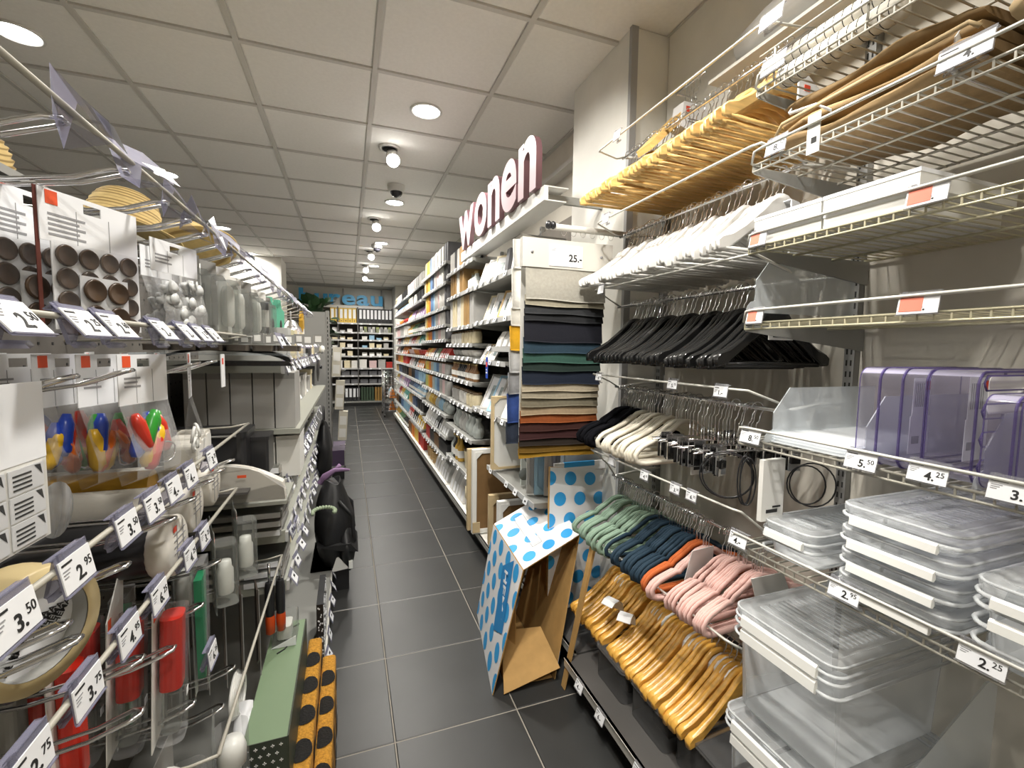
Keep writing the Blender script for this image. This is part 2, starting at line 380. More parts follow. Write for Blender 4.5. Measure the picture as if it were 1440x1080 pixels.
def hanger_row(kind, xs, y0, y1, n, z, desc, group, start=1, total=None, jit=3.0, far_first=False, name='clothes_hanger'):
    first = None
    for i in range(n):
        y = y0+(y1-y0)*(i+.5)/n+R.uniform(-.001, .001)-(i % 5-2)*.06*(y1-y0)/n
        k = i+start
        lab = desc % ordw(k)
        if first is None:
            first = thing(name, lab, 'hanger', group=group)
            for nm, me in proto(kind): put(nm, me, first)
            o = first
        else:
            o = copy_tree(first); o['label'] = lab
        jj = math.radians(jit)
        o.location = (xs+R.uniform(-.004, .004), y, z+.0055-.0022*(i % 5)); o.rotation_euler = (R.uniform(-.02, .02), R.uniform(-.012, .012), R.uniform(-jj, jj)+math.radians(HT))
HT = 2.0
RX = 1.12
hanger_row('beech', RX, .93, 1.69, 34, 2.18, 'pale wooden hanger, %s from the near end of the top rail', 'pale wooden hangers on the top rail')
hanger_row('white', RX, .93, 1.69, 34, 1.85, 'white wooden hanger, %s from the near end of the second rail', 'white hangers on the second rail')
hanger_row('black', RX, .93, 1.62, 32, 1.55, 'black lacquered hanger, %s from the near end of the third rail', 'black hangers on the third rail')
hanger_row('clip', RX-.01, .97, 1.25, 18, 1.20, 'chrome clip hanger, %s from the near end of the fourth rail', 'clip hangers on the fourth rail', jit=26)
hanger_row('cream', RX, 1.26, 1.54, 17, 1.20, 'cream hanger with rounded ends, %s in its row counted from the clip hangers', 'cream hangers on the fourth rail')
hanger_row('velvet', RX, 1.55, 1.69, 9, 1.20, 'black velvet hanger, %s in its row counted from the cream hangers', 'black velvet hangers on the fourth rail')
hanger_row('blush', RX, .93, 1.09, 15, .80, 'blush pink hanger at the near end of the fifth rail, %s in line', 'pink hangers nearest on the fifth rail', jit=4)
hanger_row('rust', RX-.012, 1.165, 1.20, 3, .80, 'rust orange hanger showing behind the pink ones, %s in line', 'orange hangers on the fifth rail')
hanger_row('blush', RX-.02, 1.12, 1.16, 4, .80, 'blush pink hanger in the small bunch before the blue ones, %s in line', 'small bunch of pink hangers')
hanger_row('petrol', RX, 1.21, 1.43, 16, .80, 'petrol blue velvet hanger on the fifth rail, %s in line', 'petrol blue hangers on the fifth rail')
hanger_row('sage', RX-.01, 1.44, 1.57, 9, .80, 'sage green velvet hanger of the nearer green bunch, %s in line', 'nearer sage green hangers')
hanger_row('sage', RX, 1.59, 1.69, 7, .80, 'sage green velvet hanger of the farther green bunch, %s in line', 'farther sage green hangers')
hanger_row('amber', RX, .96, 1.69, 32, .46, 'amber wooden hanger, %s from the near end of the lowest rail', 'amber wooden hangers on the lowest rail', jit=3)
# rails on brackets with their front ticket bars
RAILS = [(2.18, 2.135, 'top'), (1.85, 1.86, 'second'), (1.55, 1.60, 'third'), (1.20, 1.265, 'fourth'), (.80, .955, 'fifth'), (.46, .60, 'lowest')]
M_railw = mat('pale_grey_rail', (.62, .61, .56), .35, .2)
for z, zb, nm in RAILS:
    t = thing('hanging_rail', '%s hanging rail of the hanger bay with its thin front ticket bar' % nm, 'rail', (1.37, .9, z), group='hanging rails of the hanger bay')
    MB().rod((-.25, -.01, 0), (-.25, .83, 0), .0055, 8).build('rail', M_chrome if z > .7 else M_black, t)
    for y in (0, .815):
        MB().tube([(-.006, y, .02), (-.12, y, .015), (-.25, y, 0)], .006, 6).box(-.008, y-.012, -.03, -.002, y+.012, .05).build('bracket', M_railw, t)
    dz = zb-z
    MB().tube([(-.25, -.02, 0), (-.30, -.03, dz*.4), (-.435, -.045, dz), (-.44, -.02, dz), (-.44, .69, dz), (-.435, .71, dz), (-.30, .80, dz*.4), (-.25, .81, -.0)], .0034, 6).build('ticket_bar', M_railw, t)
# uprights and the grey back of the bays
def upright(x, y, z0, z1, label):
    t = thing('slotted_upright', label, 'upright', (x, y, z0), group='slotted uprights')
    MB().box(-.03, -.014, 0, -.0015, .014, z1-z0).build('channel', M_up, t)
    s = MB()
    for k in range(int((z1-z0)/.032)):
        for d in (-.006, .006): s.box(-.0312, d-.002, .01+.032*k, -.0295, d+.002, .026+.032*k)
    s.build('slots', M_slot, t, kind='stuff')
upright(1.37, .885, .1, 2.30, 'slotted steel upright on the wall between hangers and storage boxes')
upright(1.37, 1.725, .1, 2.26, 'slotted steel upright in the corner beside the white pier')
struct(MB().box(1.362, .905, .1, 1.3695, 1.705, 2.2).build('wall_panel_right', M_wallp))
struct(MB().box(1.362, -.6, .1, 1.3695, .87, 2.2).build('wall_panel_near', M_wallp))
# paper sleeves on the hanger packs
def sleeve(x, y, z, label, m=M_paper, col=None):
    t = thing('card_sleeve', label, 'packaging', (x, y, z), group='card sleeves on hangers')
    MB().prism([(.0, -.082), (.03, -.088), (.09, -.125), (.21, -.2), (.222, -.236), (.0, -.236)], -.004, .0, 'y').prism([(.0, -.078), (.03, -.083), (.09, -.12), (.215, -.197), (.215, -.2), (.09, -.123), (.03, -.086), (0, -.081)], .0, .06, 'y').build('card', m, t)
    MB().box(.02, -.0055, -.13, .04, -.004, -.115).box(.03, -.0055, -.17, .1, -.004, -.167, 1).box(.03, -.0055, -.18, .09, -.004, -.177, 1).build('print', [M_red, M_ink], t)
    return t
sleeve(1.12, .918, 2.18, 'white card sleeve round the first pale wooden hangers')
sleeve(1.12, .918, 1.85, 'white card sleeve round the first white hangers')
sleeve(1.12, .945, .46, 'white card sleeve round the first amber hangers')
t = thing('hanger_label', 'small white label on the near black hanger', 'label', (1.12, .925, 1.44)); MB().box(-.045, -.002, -.045, .045, 0, .005).build('card', M_paperw, t)
MB().box(-.03, -.003, -.03, .0, -.002, -.026).box(-.03, -.003, -.038, .02, -.002, -.034).build('print', M_ink, t)
# curved wrap bands on the amber and pink hangers
def band(x, y, z, w_, label, rot=0):
    pts = [(-.052, -.044), (-.048, -.020), (-.030, -.004), (0, .004), (.030, -.004), (.048, -.020)]
    q = pts+[(a*.97, b-.002) for a, b in pts[::-1]]
    o = MB().prism(q, -w_/2, w_/2, 'y').build('paper_band', mat('grey_white_paper_band', (.72, .72, .72), .6), None, (x, y, z)); o.rotation_euler = (0, 0, rot)
    tagp(o, label, 'packaging', 'paper bands round hangers')
for i, (y, w_) in enumerate([(1.04, .07), (1.18, .09), (1.33, .08), (1.60, .07)]):
    band(1.12, y, .388, w_, 'paper band round the amber hangers, %s from the near end' % ordw(i+1))
def floppy(x, y, z, rot, label):
    pts = [(0, 0), (.02, .012), (.05, .010), (.075, -.012), (.085, -.05)]
    o = MB().prism(pts+[(a, b-.002) for a, b in pts[::-1]], -.025, .025, 'y').build('loose_paper_band', MATS['grey_white_paper_band'], None, (x, y, z)); o.rotation_euler = (0, 0, rot)
    tagp(o, label, 'packaging', 'loose paper bands')
floppy(.915, 1.43, .39, .4, 'loose grey paper band curling over the amber hangers, farther one'); floppy(.93, 1.34, .375, .7, 'loose grey paper band curling over the amber hangers, nearer one')
o = MB().prism([(-.05, .0), (.045, .0), (.06, -.16), (-.075, -.14), (-.06, -.05)], -.001, .001, 'y').build('card_sleeve', MATS['grey_white_paper_band'], None, (1.06, 1.105, .735)); o.rotation_euler = (.1, 0, .1)
tagp(o, 'grey card wrap between the small and the large pink hanger bunches', 'packaging')
t = thing('card_sleeve', 'long white card sleeve at the near end of the pink hangers', 'packaging', (1.10, .915, .73)); MB().prism([(-.05, 0), (.07, 0), (.1, -.06), (.1, -.2), (-.02, -.2), (-.03, -.06)], -.002, .001, 'y').build('card', M_paperw, t)
# carton-wrapped beech hanger set hanging at the back above the top rail
t = thing('boxed_hanger_set', 'boxed set of pale hangers hung behind the top rail', 'hanger', (1.25, 1.50, 2.33))
MB().prism([(-.06, -.04), (.05, -.04), (.07, -.10), (.02, -.16), (-.07, -.13)], -.06, .0, 'y').build('carton', M_paper, t)
MB().box(-.05, -.0615, -.075, -.03, -.060, -.055).box(-.04, -.0615, -.1, .03, -.060, -.098, 1).box(-.04, -.0615, -.11, .02, -.060, -.108, 1).build('print', [M_red, M_ink], t)
MB().prism([(-.05, -.10), (-.19, -.23), (-.2, -.21), (-.05, -.06)], -.05, .03, 'y').build('body', M_woodA, t); MB().prism([(.05, -.05), (.09, -.07), (.09, -.1), (.04, -.1)], -.05, .03, 'y').build('shoulder_end', M_woodA, t)
for k in range(4): put('hook', HKM, t, (.0, -.05+.02*k, .055), (0, 0, .2*k))
MB().rod((.0, -.1, .056), (.0, .06, .056), .004).rod((.0, .06, .056), (.11, .06, .056), .004).build('peg', M_chrome, t)
# black cable loops with a white pack, hanging under the box shelf end
t = thing('cable_lock_pack', 'black wire loops around a white card, hanging below the clip hangers', 'cable', (.96, .80, 1.075), (0, 0, 0))
MB().prism([(-.035, .03), (.035, .03), (.035, -.12), (-.035, -.12)], -.012, 0, 'y').build('card', M_paperw, t)
MB().box(-.02, -.0135, -.1, .015, -.012, -.092).box(.0, -.0135, -.088, .025, -.012, -.084).build('print', M_ink, t)
for k, (cx, cy, rx, rz, tl) in enumerate([(-.035, .095, .045, .058, .5), (-.033, .10, .048, .062, .55), (-.03, .045, .012, .062, .9), (-.02, .05, .010, .066, 1.1), (.085, -.03, .030, .048, -.6), (.10, -.035, .036, .054, -.7), (-.03, .035, .013, .06, .9)]):
    MB().tube([(cx+rx*math.cos(a*PI/12), cy-.9*rx*math.cos(a*PI/12), -.035+rz*math.sin(a*PI/12)) for a in range(24)], .0019, 5, True).build('cable', M_black, t)
t = thing('hanging_label', 'white barcode label dangling below the clip hangers', 'label', (1.02, 1.10, 1.05)); MB().box(-.03, -.001, -.07, .03, 0, .01).build('card', M_paperw, t)
MB().box(-.02, -.002, -.055, .02, -.001, -.045).box(.0, -.002, -.04, .02, -.001, -.03).build('print', M_ink, t)
# ticket positions on the hanger bay bars
ticket((.925, .835, 2.14), 'L', '', '', False, -8, .06, .03, 'white unprinted ticket at the near end of the top hanger bar', print_=False)
ticket((.925, 1.47, 2.15), 'L', '', '', False, -8, .04, .03, 'clear crumpled ticket holder at the far end of the top hanger bar', print_=False)
ticket((.925, 1.53, 1.872), 'L', '', '', False, -8, .04, .03, 'clear ticket holder at the far end of the second hanger bar', print_=False)
ticket((.925, 1.55, 1.61), 'L', '', '', False, -8, .04, .03, 'clear ticket holder at the far end of the third hanger bar', print_=False)
ticket((.925, .93, 1.27), 'L', '1.-', '', False, -8, .045, .027, 'small 1.- ticket at the near end of the fourth hanger bar')
ticket((.925, 1.12, 1.272), 'L', '5.', '75', False, -8, .04, .024, 'small 5.75 ticket in the middle of the fourth hanger bar')
ticket((.925, 1.55, 1.268), 'L', '4.', '50', False, -8, .04, .024, 'small grey ticket at the far end of the fourth hanger bar')
ticket((.925, 1.02, .958), 'L', '6.', '25', False, -8, .04, .024, 'small 6.25 ticket, first on the fifth hanger bar')
ticket((.925, 1.09, .958), 'L', '3.', '50', False, -8, .04, .024, 'small 3.50 ticket second on the fifth hanger bar')
ticket((.925, 1.24, .958), 'L', '4.', '25', False, -8, .04, .024, 'small 4.25 ticket third on the fifth hanger bar')
ticket((.925, 1.44, .958), 'L', '', '', False, -8, .04, .024, 'clear ticket holder at the far end of the fifth hanger bar', print_=False)
# near base: black plinth, shelf with ticket edge and clear food boxes
def base(y0, y1, label, xf=.82, zt=.12, mm=None):
    t = thing('base_shelf', label, 'shelf', (xf, y0, 0), group='base shelves of the wall fixture')
    MB().box(.03, 0, 0, 1.36-xf, y1-y0, zt-.035).build('plinth', M_kick, t)
    MB().box(0, 0, zt-.035, 1.36-xf, y1-y0, zt-.005).build('deck', mm or M_shelf, t)
    MB().box(-.012, 0, zt-.036, -.001, y1-y0, zt-.002).box(-.014, 0, zt-.006, -.001, y1-y0, zt-.002).build('ticket_edge', M_railw, t)
base(-.3, 1.56, 'low black based shelf under the amber hangers and big boxes', mm=M_shelfd)
for i, (y, s) in enumerate([(1.42, '4.-'), (1.27, '6.-'), (1.05, '7.-')]):
    ticket((.804, y, .115), 'L', s, '', False, -20, .05, .03, 'small %s ticket, %s on the base shelf edge below the amber hangers' % (s, ['third', 'second', 'first'][i]), lilac=False)

M_smoke = clear('smoky_clear_box', (.60, .60, .60), .15, (.3, .3, .3), .15)
for i, (y, h, xo) in enumerate([(1.36, .11, .04), (1.15, .11, .05), (.95, .12, .07)]):
    t = thing('clear_shoe_box', 'smoky clear plastic box on the base shelf below the amber hangers, %s one' % ['third', 'second', 'first'][i], 'box', (.85+xo, y, .117), group='smoky clear boxes on the base shelf')
    MB().prism(rrect(0, -.09, .33, .09, .02), 0, h, 'z').build('body', M_smoke, t)
    MB().prism(rrect(-.006, -.096, .336, .096, .022), h, h+.012, 'z').build('lid', M_smoke, t)
    MB().prism([(.05, -.05), (.25, -.05), (.25, .03), (.05, .03)], .004, h*.5, 'z').build('contents', mat('dark_contents', (.05, .045, .04), .5), t)
# fabric sample display on the white pier
t = thing('fabric_sample_display', 'stack of overlapping fabric samples under a cream header priced 25.-', 'fabric display', (.67, 1.72, .90))
cream = mat('cream_header_board', (.56, .545, .50), .6)
MB().box(-.015, -.02, .79, .395, .012, .905).build('header', cream, t)
for x in (.025, .34): MB().lathe([(.006, 0), (.006, .003), (.0001, .004)], 10, T=Matrix.Translation((x, -.02, .85)) @ Matrix.Rotation(PI/2, 4, 'X')).build('screw', M_grey, t)
MB().box(.10, -.0225, .80, .25, -.0205, .885).build('price_card', M_paper, t)
put('price_figures', text_mesh('25.-', .04, bold=.0008, align='RIGHT'), t, (.248, -.0235, .822), (PI/2, 0, 0))
MB().box(.108, -.0232, .868, .130, -.0225, .870).box(.108, -.0232, .862, .126, -.0225, .864).build('fine_print', M_grey, t)
SW = [((.60, .57, .49), .66), ((.42, .38, .28), .636), ((.034, .036, .040), .605), ((.014, .015, .018), .575), ((.005, .006, .016), .49), ((.02, .055, .09), .445), ((.04, .12, .09), .405), ((.012, .032, .024), .37), ((.004, .012, .034), .315),
      ((.55, .47, .34), .285), ((.46, .40, .29), .255), ((.25, .22, .15), .22), ((.50, .37, .23), .185), ((.36, .085, .012), .15), ((.055, .010, .005), .115), ((.05, .008, .008), .08), ((.022, .012, .006), .05), ((.20, .105, .004), .022), ((.42, .225, .008), .0)]
prev = .79
for i, (c, zb) in enumerate(SW):
    yb = -.018+.0042*i*.75; m = mat('sample_cloth_%d' % i, tuple(v*.62 for v in c), .9, noise=.10, nscale=90, bump=.1)
    q = MB(); nx = 8; zs = [min(.79, prev+.02), (zb+prev)/2+.004, zb+.006, zb]
    off = [0.002, -.002, -.007, -.006]
    vs = []
    for z, o_ in zip(zs, off):
        for k in range(nx+1): vs.append((.362*k/nx, yb+o_+.0015*math.sin(k*1.3+i), z+(0 if z == zs[0] else .0022*math.sin(k*.9+i*2)-.004*(k/nx-.5))))
    fs = [(a*(nx+1)+k, a*(nx+1)+k+1, (a+1)*(nx+1)+k+1, (a+1)*(nx+1)+k) for a in range(3) for k in range(nx)]
    vs2 = vs+[(x, y+.002, z) for x, y, z in vs]; n_ = len(vs)
    fs2 = [f[::-1] for f in fs]+[tuple(v+n_ for v in f) for f in fs]
    rim = [3*(nx+1)+k for k in range(nx+1)]
    fs2 += [(rim[k], rim[k+1], rim[k+1]+n_, rim[k]+n_) for k in range(nx)]
    q.add(vs2, fs2, 0, True); q.build('fabric_swatch', m, t); prev = zb
MB().box(.01, .058, -.0, .35, .062, .80).build('backing', cream, t)
# tiebar roll with black finial above it
t = thing('curtain_pole', 'pale curtain pole with black ball ends above the fabric samples', 'curtain pole', (.79, 1.735, 1.865))
MB().rod((0, 0, 0), (.375, 0, .0), .013, 10).build('pole', cream, t)
for x in (-.012, .008): MB().lathe([(.0001, -.012), (.014, -.008), (.017, 0), (.014, .008), (.0001, .012)], 12, T=Matrix.Translation((x, -.004, .004)) @ Matrix.Rotation(PI/2, 4, 'Y')).build('finial', M_black, t)
for k in range(6): MB().tube([(.06+.045*k+.013*math.sin(a*PI/6), 0, -.012+.02*math.cos(a*PI/6)) for a in range(12)], .001, 4, True).build('ring', M_chrome, t)
t = thing('fabric_sample_display', 'column of folded towel samples, white then yellow, grey and blue, seen edge on', 'fabric display', (.70, 1.93, .92))
SW2 = [((.80, .79, .76), .80, .93), ((.82, .80, .75), .62, .80), ((.83, .80, .72), .545, .625), ((.85, .45, .02), .435, .545), ((.52, .52, .52), .335, .435), ((.30, .30, .31), .235, .335), ((.03, .07, .26), .10, .235), ((.02, .028, .05), .0, .10)]
for i, (c, a, b) in enumerate(SW2):
    m = mat('towel_cloth_%d' % i, c, .95, noise=.08, nscale=60, bump=.3)
    zz = [b, (a+b)/2, a+.01, a]; x0 = -.002*i; vs = []
    for z, o_ in zip(zz, (0, -.006, -.012, -.008)):
        for k in range(6): vs.append((x0+.18*k/5, o_+.003*math.sin(k*2.1+i)+.004*i, z+.002*math.sin(k+i)))
    fs = [(r_*6+k, r_*6+k+1, (r_+1)*6+k+1, (r_+1)*6+k) for r_ in range(3) for k in range(5)]; n_ = len(vs)
    q = MB().add(vs+[(x, y+.012, z) for x, y, z in vs], [f[::-1] for f in fs]+[tuple(v+n_ for v in f) for f in fs]+[(18+k, 19+k, 19+k+n_, 18+k+n_) for k in range(5)]+[(r_*6, (r_+1)*6, (r_+1)*6+n_, r_*6+n_) for r_ in range(3)], 0, True)
    q.build('towel_sample', m, t)
# ================================================================ storage bay nearest the camera, right side
def wire_shelf(y0, y1, z, label, m=M_wire, xf=.93, deep=.43, bar=True, bent=True, group='wire shelves of the storage bay'):
    t = thing('wire_shelf', label, 'shelf', (xf, y0, z), group=group); W_ = y1-y0
    f = MB(); f.rod((0, 0, 0), (0, W_, 0), .0028).rod((0.0, 0, -.015), (0.0, W_, -.015), .0026).rod((deep-.01, 0, 0), (deep-.01, W_, 0), .0034)
    f.rod((deep*.33, 0, -.007), (deep*.33, W_, -.007), .003).rod((deep*.66, 0, -.007), (deep*.66, W_, -.007), .003)
    f.build('frame', m, t)
    wv = MB(); n = int(W_/.024)
    for k in range(n+1): y = W_*k/n; wv.box(-.001, y-.0014, -.0035, deep-.008, y+.0014, -.001).box(-.0018, y-.0014, -.015, .0005, y+.0014, 0)
    wv.build('cross_wires', m, t, kind='stuff')
    for y in (0.004, W_-.004):
        MB().prism([(0, -.02), (deep, -.065), (deep, -.002), (0, -.006)], y-.002, y+.002, 'y').build('bracket', M_shelf, t)
    if bar: MB().tube([(.02, W_-.004, 0), (-.006, W_, .004), (-.01, W_-.01, .028), (-.01, W_-.03, .03), (-.01, 0, .03)], .0033, 6).build('ticket_bar', M_railw, t)
    return t
wire_shelf(-.1, .868, .873, 'wire shelf holding the lidded clear boxes priced 2.95 and 2.25')
wire_shelf(-.1, .868, 1.145, 'wire shelf holding the lilac organiser trays priced 4.25 and 3.25')
wire_shelf(-.1, .868, 1.432, 'empty wire shelf with red tickets above the lilac organisers', M_wirey)
wire_shelf(-.1, .868, 1.615, 'wire shelf with red tickets holding flat white boxes', M_wirey)
wire_shelf(-.1, .868, 1.81, 'wire shelf under the folded brown fabric bags priced 8.50')
wire_shelf(-.1, .868, 1.985, 'wire basket shelf holding the striped fabric rolls')
base(-.9, -.31, 'black based shelf outside the storage bay near end', mm=M_shelfd)
T_ = [((.922, .36, 1.176), '3.', '25', .058), ((.922, .466, 1.176), '4.', '25', .056), ((.922, .572, 1.172), '5.', '50', .056), ((.922, .825, 1.172), '8.', '50', .056),
      ((.922, .585, .905), '2.', '95', .058), ((.922, .377, .905), '2.', '25', .058), ((.922, .845, .905), '4.-', '', .052), ((.922, .30, .90), '2.', '25', .05)]
for i, (p, a, b, wd) in enumerate(T_):
    nm = ['lilac organiser shelf', 'lidded box shelf'][p[2] < 1.0]
    lb = 'white %s ticket, %s from the hangers on the %s' % (a+b, ['fourth', 'third', 'second', 'first', 'second', 'third', 'first', 'fourth'][i], nm)
    if i == 7: lb = 'white ticket past the 2.25 one on the lidded box shelf edge'
    ticket(p, 'L', a, b, False, -14, wd, .032, lb)
for p, l, big in [((.922, .832, 1.462), 'small red ticket at the far end of the empty wire shelf', '1.'), ((.922, .50, 1.462), 'large red ticket in the middle of the empty wire shelf', '4.'),
                  ((.922, .835, 1.645), 'small red ticket at the far end of the flat white box shelf', ''), ((.922, .50, 1.645), 'large red ticket near the white boxes on the upper wire shelf', '4.')]:
    ticket(p, 'L', big, '', True, -10, .06 if 'large' in l else .045, .032, l)
ticket((.922, .80, 1.845), 'L', '8.', '50', False, -10, .05, .032, 'white 8.50 ticket below the folded brown bags')
ticket((.922, .465, 1.852), 'L', '4.', '', False, -10, .07, .032, 'long white ticket past the folded brown bags')
ticket((.922, .82, 2.03), 'L', '', '', False, -10, .06, .03, 'blank white ticket at the far end of the basket shelf', print_=False)
ticket((.922, .56, 2.035), 'L', '', '', False, -10, .06, .03, 'blank white ticket in the middle of the basket shelf', print_=False)
# lidded clear boxes; origin = front low corner, Y the wide side, X the depth into the shelf
M_latch = mat('white_latch_plastic', (.86, .86, .82), .35)
def clear_box(loc, wy, dx, h, label, lid=1, group='lidded clear boxes', latch=True, rims=0, latches=1):
    t = thing('storage_box', label, 'storage box', loc, group=group)
    r = .03; b = MB(); nn = 5
    def ring(ins, z, rr=r): return [(x, y, z) for x, y in rrect(ins, ins, dx-ins, wy-ins, rr, nn)]
    L0 = [ring(.016, .003, .028), ring(.010, .01, .03), ring(.002, h-.02), ring(-.003, h-.018), ring(-.003, h-.002)]
    vs = [v for r_ in L0 for v in r_]; N = len(L0[0])
    b.add(vs, [(i*N+k, i*N+(k+1) % N, (i+1)*N+(k+1) % N, (i+1)*N+k) for i in range(4) for k in range(N)], 0, True)
    b.add(L0[0], [tuple(range(N))[::-1]])
    b.build('body', M_storage, t)
    MB().tube([(x, y, h-.012) for x, y in rrect(-.007, -.007, dx+.007, wy+.007, r, 4)], .0035, 5, True).build('rim', M_rim, t)
    if lid:
        l = MB(); K = [ring(-.006, h-.006), ring(-.007, h+.006), ring(-.001, h+.013), ring(.012, h+.014, .024), ring(.02, h+.009, .02)]
        l.add([v for r_ in K for v in r_], [(i*N+k, i*N+(k+1) % N, (i+1)*N+(k+1) % N, (i+1)*N+k) for i in range(4) for k in range(N)], 0, True)
        l.add(K[-1], [tuple(range(N))]); l.build('lid', M_storage, t); MB().tube([(x, y, h+.008) for x, y in rrect(-.005, -.005, dx+.005, wy+.005, r, 4)], .0028, 5, True).build('lid_edge', M_rim, t)
        rb = MB()
        for k in range(int((dx-.08)/.016)): rb.box(.04+.016*k, .035, h+.009, .044+.016*k, wy-.035, h+.0115)
        rb.build('lid_ribs', M_storage, t, kind='stuff')
    for q in range(rims):
        z = h-.03-.03*q
        MB().tube([(x, y, z) for x, y in rrect(-.007, -.007, dx+.007, wy+.007, r, 4)], .004, 5, True).build('rim', M_rim, t)
    if latch:
        for q in range(latches):
            z = h-.018-.034*q
            lh = .62 if h < .2 else 1
            MB().prism([(-.017, z-.012*lh), (-.011, z-.016*lh), (-.006, z-.010*lh), (-.006, z+.012*lh), (-.010, z+.016*lh), (-.015, z+.010*lh)], wy*.12, wy*.88, 'y').build('latch', M_latch, t)
            MB().box(-.0085, wy*.42, z+.012, .004, wy*.58, z+.022).build('hinge_tab', M_storage, t)
    return t
clear_box((.935, .60, .45), .255, .40, .255, 'big milky clear lidded box with two white latches beside the amber hangers', rims=2, latches=2, group='big clear boxes')
clear_box((.93, .595, .12), .27, .41, .30, 'big clear lidded box standing on the base under the big latched one', group='big clear boxes', latches=2, rims=1)
clear_box((.94, .25, .12), .29, .41, .29, 'big clear box on the base in front of the wall bag', group='big clear boxes', latches=1)
clear_box((.945, .672, .877), .125, .36, .075, 'low clear lidded box at the far end of the 2.95 shelf', rims=2)
for i in range(4):
    clear_box((.935+.003*(i % 2), .425, .877+.047*i), .185, .38, .034, 'low clear box with white latch, %s from the top of the tall stack' % ['fourth', 'third', 'second', 'first'][i], group='tall stack of low clear boxes', latches=1)
clear_box((.93, .21, .877), .185, .38, .125, 'deep clear box under a stack of lids at the near end of the shelf', rims=3, latches=2)
def divider(loc, h, dx, label):
    t = thing('shelf_divider', label, 'divider', loc, group='clear shelf dividers')
    MB().prism([(0, 0), (dx, 0), (dx, h), (.05, h), (0, h-.06)], -.0012, .0012, 'y').build('plate', M_divider, t)
    MB().prism([(.03*math.cos(a*PI/6)-.0, .03*math.sin(a*PI/6)) for a in range(7)], -.0018, -.0012, 'y').build('foot', M_divider, t)
for (y, z, h, l) in [(.80, 1.146, .13, 'on the lilac organiser shelf before the flat lids'), (.592, 1.146, .13, 'between the flat lids and the lilac organisers'), (.415, 1.146, .12, 'between the two lots of lilac organisers'),
                     (.63, .875, .08, 'between the low box and the tall stack of boxes'), (.39, .875, .1, 'past the tall stack of boxes'), (.87, 1.46, .14, 'at the end of the empty shelf beside the black hangers'), (.50, 1.83, .12, 'past the folded brown bags')]:
    divider((.96, y, z), h, .36, 'clear plastic divider '+l)
# flat clear lids lying on the organiser shelf
for k in range(4):
    o = MB().prism(rrect(0, 0, .36, .185, .02), 0, .003, 'z').build('plastic_sheet', M_storage, None, (.95+.004*k, .62+.003*k, 1.148+.006*k)); tagp(o, 'thin clear lid lying in the flat pile beside the organisers, %s from the bottom' % ordw(k+1), 'lid', 'flat pile of clear lids')
# lilac tinted acrylic organisers standing on edge
M_lilac = clear('lilac_acrylic', (.93, .92, .965), .05, (.46, .44, .58), .08, .7)
M_lilace = clear('lilac_acrylic_edge', (.60, .56, .80), .20, (.26, .21, .42), .1, .7)
def organiser(loc, wy, h, dx, label, slots=0, rot=0):
    t = thing('acrylic_organiser', label, 'organiser', loc, (0, 0, rot), 'lilac acrylic organisers')
    po = rrect(0, 0, wy, h, .022, 5); pi = rrect(.003, .003, wy-.003, h-.003, .02, 5); b = MB(); n = len(po)
    # an open tray on its side: walls around a rounded rectangle, floor plate at the far side
    # tray standing on edge: rim rectangle lies in the X-Z plane
    po = rrect(0, 0, dx, h, .022, 5); pi = rrect(.003, .003, dx-.003, h-.003, .02, 5)
    b.add([(x, 0, z) for x, z in po]+[(x, wy, z) for x, z in po], [(i, (i+1) % n, n+(i+1) % n, n+i) for i in range(n)], 0, True)
    b.add([(x, wy, z) for x, z in po], [tuple(range(n))])
    b.build('tray', M_lilac, t)
    e = MB()
    e.add([(x, -.0015, z) for x, z in po]+[(x, -.0015, z) for x, z in pi], [(i, (i+1) % n, n+(i+1) % n, n+i) for i in range(n)]).tube([(x, 0, z) for x, z in po], .0018, 5, True)
    e.tube([(x, wy, z) for x, z in po], .0012, 4, True); e.build('rim', M_lilace, t)
    if slots:
        s = MB()
        for k in range(slots): s.tube([(.02+u, -.002, h*(k+.6)/slots+v) for u, v in [(0, .012), (-.008, 0), (0, -.012), (dx*.6, -.012), (dx*.6+.008, 0), (dx*.6, .012)]], .0016, 5, True)
        s.build('slot_edges', M_lilace, t)
    return t
for i, y in enumerate([.565, .53, .495]):
    organiser((.945+.004*i, y, 1.149), .035, .185, .33, 'lilac tinted clear tray on edge, %s from the hangers in the labelled group' % ordw(i+1))
organiser((.95, .425, 1.149), .065, .185, .33, 'deeper lilac tray with rounded slots holding a paper insert', 4)
for i, y in enumerate([.375, .335, .295]):
    organiser((.94+.004*i, y, 1.149), .035, .15, .33, 'lilac tray on edge in the labelless group, %s in order' % ordw(i+1))
for (x, y, z, a, c, lb) in [(1.03, .558, 1.165, .06, .15, 'paper label leaning in the farther lilac tray'), (1.06, .488, 1.165, .07, .155, 'white paper label with red logo block in the lilac tray')]:
    t = thing('paper_label', lb, 'label', (x, y, z)); MB().box(0, -.0006, 0, a, 0, c*.5).box(.004, -.0006, c*.5, a-.004, 0, c).build('sheet', M_paper, t)
    pr = MB()
    for k in range(7): pr.box(.01+.006*k, -.0012, c*.62, .012+.006*k, -.0007, c*.93, 1)
    pr.box(.008, -.0012, .02, .03, -.0007, .035, 1).box(a-.018, -.0012, c-.024, a-.006, -.0007, c-.006, 0); pr.build('print', [M_red, M_grey], t)
t = thing('paper_insert', 'pale insert with an oval hole inside the deeper lilac tray', 'packaging', (1.02, .44, 1.27)); MB().tube([(.12+.04*math.cos(a*PI/8), -.001, .02+.014*math.sin(a*PI/8)) for a in range(16)], .003, 5, True).prism(rrect(0, -.01, .24, .055, .01), .002, .003, 'y').build('card', M_paperw, t)
